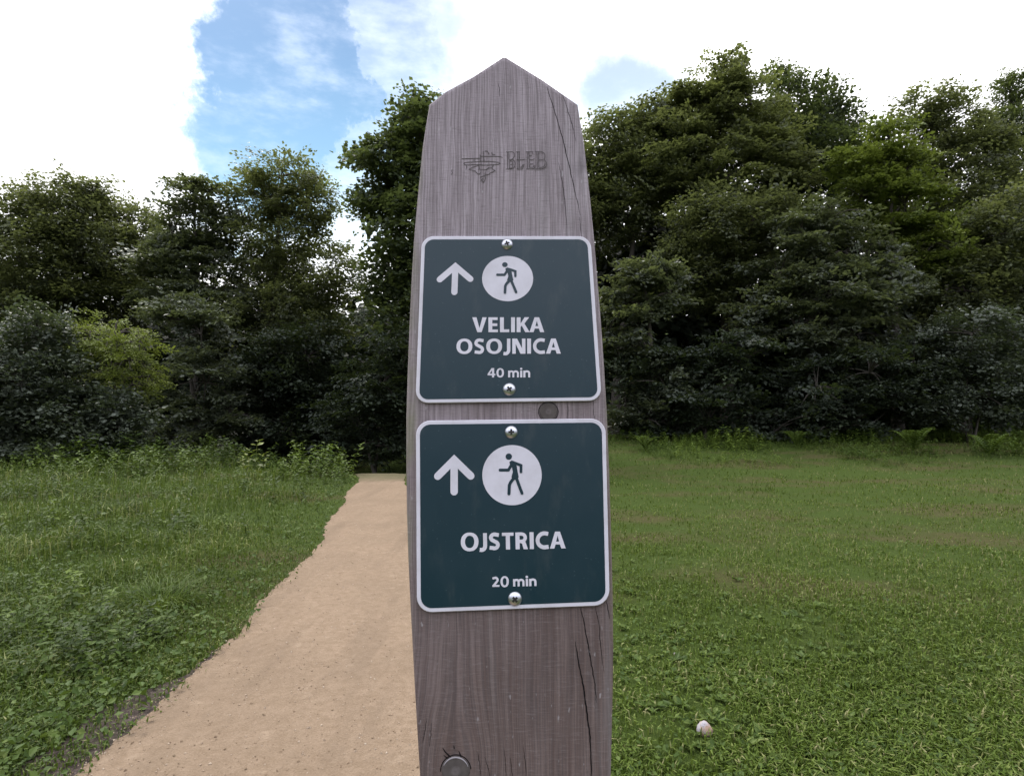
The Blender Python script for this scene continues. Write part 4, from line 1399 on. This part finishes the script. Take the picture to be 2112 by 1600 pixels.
ub = MB()
n = 2400
row = 948 + 85 * rng.random(n) ** 1.5
Y = CAM_Z * F / (row - HOR) + rng.normal(0, 0.4, n)
X = (rng.uniform(-500, 745, n) - 1056) * Y / F
k = (X < path_l(Y) - 0.12) & (Y > 8.0) & (rng.random(n) < 0.25 + 0.75 * sstep(noise2(X, Y, 1.5, 31), -0.4, 0.5))
X, Y = X[k], Y[k]
hh = (0.16 + 0.30 * sstep(Y, 9.5, 13) + 0.26 * noise2(X, Y, 1.5, 31)) * rng.uniform(0.55, 1.15, len(X))
hh = np.clip(hh, 0.10, 1.0)
stalks(ub, X, Y, hh, 41, np.clip(0.45 + 0.13 * rng.normal(size=len(X)) + 0.2 * noise2(X, Y, 0.8, 33), 0, 1))
X, Y = ground_points(1700, 985, 1400, -700, 700, 45)
k = (X < path_l(Y) - 0.35) & (noise2(X, Y, 1.4, 47) > 0.0) & (Y < 11) & (Y > 2.6)
X, Y = X[k], Y[k]
stalks(ub, X, Y, rng.uniform(0.07, 0.26, len(X)) * (0.65 + 0.10 * Y), 46, np.clip(0.35 + 0.2 * rng.normal(size=len(X)), 0, 1))
o = ub.build('undergrowth', GR['nettle'])
tag(o, 'leafy green undergrowth on the bank below the left trees', 'undergrowth', kind='stuff')

ub = MB()
n = 5600
Y = rng.uniform(11.5, 19.5, n)
X = (rng.uniform(1080, 2700, n) - 1056) * Y / F
hh = (0.04 + 0.30 * sstep(Y, 12.0, 18) + 0.22 * noise2(X, Y, 1.6, 51) * sstep(Y, 11.8, 15)) * rng.uniform(0.5, 1.2, n)
stalks(ub, X, Y, np.clip(hh, 0.05, 0.9), 42, np.clip(0.58 + 0.14 * rng.normal(size=n) + 0.15 * noise2(X, Y, 0.6, 53), 0, 1))
o = ub.build('undergrowth', GR['nettle'])
tag(o, 'low leafy undergrowth between the meadow and the right trees', 'undergrowth', kind='stuff')

# single plants one can point at -----------------------------------------------------------


def fern(label, px, py, Y, height, nf, seed):
    r_ = np.random.default_rng(seed)
    x = (px - 1056) * Y / F
    org = np.array([x, Y, float(hgt(x, Y))])
    root = empty('fern', tuple(org))
    tag(root, label, 'fern', 'ferns at the meadow edge')
    for i in range(nf):
        mb = MB()
        an = 2 * math.pi * i / nf + r_.normal(0, 0.3)
        L_ = height * r_.uniform(0.85, 1.25)
        f_ = np.linspace(0, 1, 16)
        rr_ = L_ * 0.62 * f_ ** 1.35
        zz_ = L_ * (1.05 * f_ - 0.42 * f_ ** 3.2)
        pts = np.stack([rr_ * math.cos(an), rr_ * math.sin(an), zz_], -1)
        mb.tube(pts, np.linspace(0.006, 0.002, 16), 3)
        side = np.array([-math.sin(an), math.cos(an), 0])
        P, Xd, Nd, Ls = [], [], [], []
        for k_ in range(2, 16):
            for sg in (-1, 1):
                P.append(pts[k_])
                tdir = pts[k_] - pts[k_ - 1]
                tdir /= np.linalg.norm(tdir)
                Xd.append(side * sg + tdir * 0.5)
                Nd.append(np.array([0.1 * r_.normal(), 0.1 * r_.normal(), 1.0]))
                Ls.append(L_ * 0.20 * math.sin(math.pi * min(1, 0.12 + k_ / 16 * 0.9)) + 0.02)
        V_, T_ = place(LEAFV * np.array([1, 0.5, 1]), LEAFT, np.array(P), rot_from(np.array(Xd), np.array(Nd)), np.array(Ls))
        mb.add(V_, T_)
        mb.a = [np.full(mb.n, np.clip(r_.normal(0.62, 0.12), 0, 1))]
        mb.build('frond', GR['nettle'], root)
    return root


fern('tall arching fern below the wide beech', 1880, 900, 15.6, 0.85, 11, 1)
fern('fern leaning over the grass in front of the thin-stemmed grey shrub', 2035, 935, 14.8, 0.75, 10, 2)
fern('small fern left of the tall arching fern', 1640, 905, 16.5, 0.6, 9, 3)
fern('pale fern at the meadow edge just right of the post', 1330, 905, 15.8, 0.55, 9, 4)


def tussock(name, label, px, py, n, hgt_, spread, mat, seed, bright):
    r_ = np.random.default_rng(seed)
    Y_ = CAM_Z * F / (py - HOR)
    x = (px - 1056) * Y_ / F
    org = np.array([x, Y_, 0.0])
    mb = MB()
    an = r_.uniform(0, 2 * math.pi, n)
    rad = spread * np.sqrt(r_.random(n))
    X_, Yy = x + rad * np.cos(an), Y_ + rad * np.sin(an)
    Z = hgt(X_, Yy)
    P0 = np.stack([X_, Yy, Z], -1)
    an2 = an + r_.normal(0, 0.5, n)
    dv = np.stack([np.cos(an2), np.sin(an2), 0 * an2], -1)
    sv = np.stack([-np.sin(an2), np.cos(an2), 0 * an2], -1)
    h_ = hgt_ * r_.uniform(0.6, 1.2, n)
    seg = 5
    f_ = np.linspace(0, 1, seg)
    k_ = r_.uniform(0.4, 1.1, n)
    pts = P0[:, None, :] + h_[:, None, None] * (dv[:, None, :] * (k_[:, None, None] * f_[None, :, None] ** 1.5) + np.array([0, 0, 1.0]) * (f_[None, :, None] * 0.9 - 0.65 * k_[:, None, None] * f_[None, :, None] ** 2.6))
    wd = (0.0065 * (1 - 0.9 * f_))[None, :, None] * sv[:, None, :]
    V_ = np.stack([pts - wd / 2, pts + wd / 2], 2).reshape(-1, 3)
    T_ = []
    for i in range(seg - 1):
        T_ += [(2 * i, 2 * i + 1, 2 * i + 3), (2 * i, 2 * i + 3, 2 * i + 2)]
    T_ = (np.array(T_)[None] + (np.arange(n) * seg * 2)[:, None, None]).reshape(-1, 3)
    mb.add(V_ - org, T_, np.repeat(np.clip(bright + 0.15 * r_.normal(size=n), 0, 1), seg * 2))
    o_ = mb.build(name, GR[mat])
    o_.location = tuple(org)
    tag(o_, label, 'grass tuft')
    return o_


tussock('grass_tussock', 'big arching grass tussock near the path on the left bank', 335, 1245, 300, 0.27, 0.24, 'wild', 5, 0.45)
tussock('grass_tussock', 'dark upright rush tuft farther back on the left bank', 262, 1062, 220, 0.34, 0.16, 'wild', 6, 0.12)
tussock('grass_tussock', 'mid green grass tussock farther along the path edge than the big one', 440, 1085, 240, 0.28, 0.22, 'wild', 7, 0.5)

pm = empty('young_plant', (0, 0, 0))
yp_x = (528 - 1056) * 11.5 / F
yp_z = float(hgt(yp_x, 11.5))
pm.location = (yp_x, 11.5, yp_z)
tag(pm, 'young plant with pale lime tips rising above the left undergrowth', 'plant')
for k_, (ox, hh_, lean_) in enumerate([(0.0, 0.78, 0.05), (-0.16, 0.62, -0.12), (0.12, 0.55, 0.12), (-0.28, 0.50, -0.2)]):
    tv, tt = STALK[k_]
    V_ = tv * hh_ * np.array([1.0, 1.0, 1.0]) + np.array([ox, 0.05 * k_, -0.02])
    V_[:, 0] += lean_ * tv[:, 2] * hh_
    lo_ = tv[:, 2] < 0.62
    mesh_obj('stalk', V_, tt, FOL['lime'], pm, np.where(lo_, 0.15, 0.75))

m_stone, b, p, out = new_mat('pale_stone')
t = b.n('ShaderNodeTexCoord').outputs['Object']
f1 = b.noise(t, 22, 5)
f2 = b.noise(t, 160, 5, 0.7)
col = b.mix(b.ss(f1, 0.42, 0.58), (0.33, 0.315, 0.34), (0.40, 0.275, 0.20))
col = b.mix(b.m('MULTIPLY', b.ss(f2, 0.50, 0.68), 0.75), col, (0.15, 0.125, 0.11))
b.link(col, p.inputs['Base Color'])
setp(p, rough=0.85, spec=0.2)


def stone(name, label, px, py, rad, seed, group=None):
    import bmesh
    r_ = random.Random(seed)
    Y_ = CAM_Z * F / (py - HOR)
    x = (px - 1056) * Y_ / F
    bmm = bmesh.new()
    bmesh.ops.create_icosphere(bmm, subdivisions=3, radius=1)
    ph = [r_.uniform(0, 6) for _ in range(4)]
    for vv in bmm.verts:
        c = vv.co
        k_ = 1 + 0.10 * math.sin(2.3 * c.x + ph[0]) + 0.09 * math.sin(3.1 * c.y + ph[1]) + 0.07 * math.sin(3.7 * c.z + ph[2]) + 0.03 * math.sin(9 * c.x + 7 * c.z)
        vv.co = Vector((c.x * k_ * rad, c.y * k_ * rad * 0.9, c.z * k_ * rad * 0.95))
    for ff in bmm.faces: ff.smooth = True
    me = bpy.data.meshes.new(name)
    bmm.to_mesh(me)
    bmm.free()
    me.materials.append(m_stone)
    o_ = bpy.data.objects.new(name, me)
    C.objects.link(o_)
    o_.location = (x, Y_, float(hgt(x, Y_)) + rad * 0.5)
    tag(o_, label, 'stone', group)
    return o_


stone('stone', 'pale round pinkish stone lying in the short grass right of the post', 1441, 1500, 0.031, 3)
PG = 'tiny pale pebbles in the grass'
stone('pebble', 'tiny white pebble in the grass right of the pale round stone', 1832, 1499, 0.009, 4)
stone('pebble', 'tiny pale pebble in the meadow grass beside the lower sign', 1386, 1340, 0.009, 5)
stone('pebble', 'pale pebble on the bare soil beside the path', 285, 1428, 0.012, 6)

# loose grit on the path
r = np.random.default_rng(91)
row = r.uniform(930, 1900, 5000)
Y = CAM_Z * F / (row - HOR)
Y = Y[(Y < 9)]
fx = r.random(len(Y))
eb = r.random(len(Y)) < 0.35
fx[eb] = np.where(r.random(eb.sum()) < 0.6, 0, 1) + r.normal(0, 0.022, eb.sum())
X = path_l(Y) * (1 - fx) + path_r(Y) * fx
k = ~off_post(X, Y)
X, Y, fx = X[k], Y[k], fx[k]
n = len(X)
oct_v = np.array([[1, 0, 0], [-1, 0, 0], [0, 1, 0], [0, -1, 0], [0, 0, 0.7], [0, 0, -0.7]], float)
oct_t = np.array([[0, 2, 4], [2, 1, 4], [1, 3, 4], [3, 0, 4], [2, 0, 5], [1, 2, 5], [3, 1, 5], [0, 3, 5]])
P = np.stack([X, Y, hgt(X, Y) + 0.005 + 0.012 * np.clip(np.minimum(fx, 1 - fx) * 5, 0, 1) + 0.003 * np.sin(X * 17 + Y * 5) * np.sin(Y * 13) + 0.001], -1)
rt = rot_from(r.normal(size=(n, 3)), r.normal(size=(n, 3)))
V_, T_ = place(oct_v, oct_t, P, rt, 0.0022 + 0.0045 * r.random(n) ** 3)
m_grit, b, p, out = new_mat('loose_grit')
at = b.n('ShaderNodeAttribute', attribute_name='tint')
b.link(b.ramp(at.outputs['Fac'], [(0, (0.15, 0.108, 0.070)), (0.3, (0.26, 0.185, 0.12)), (1, (0.42, 0.34, 0.26))]), p.inputs['Base Color'])
setp(p, rough=0.9, spec=0.2)
o = mesh_obj('gravel', V_, T_, m_grit, tint=np.repeat(r.random(n), 6))
tag(o, 'loose sandy grit scattered over the path', 'gravel', kind='stuff')
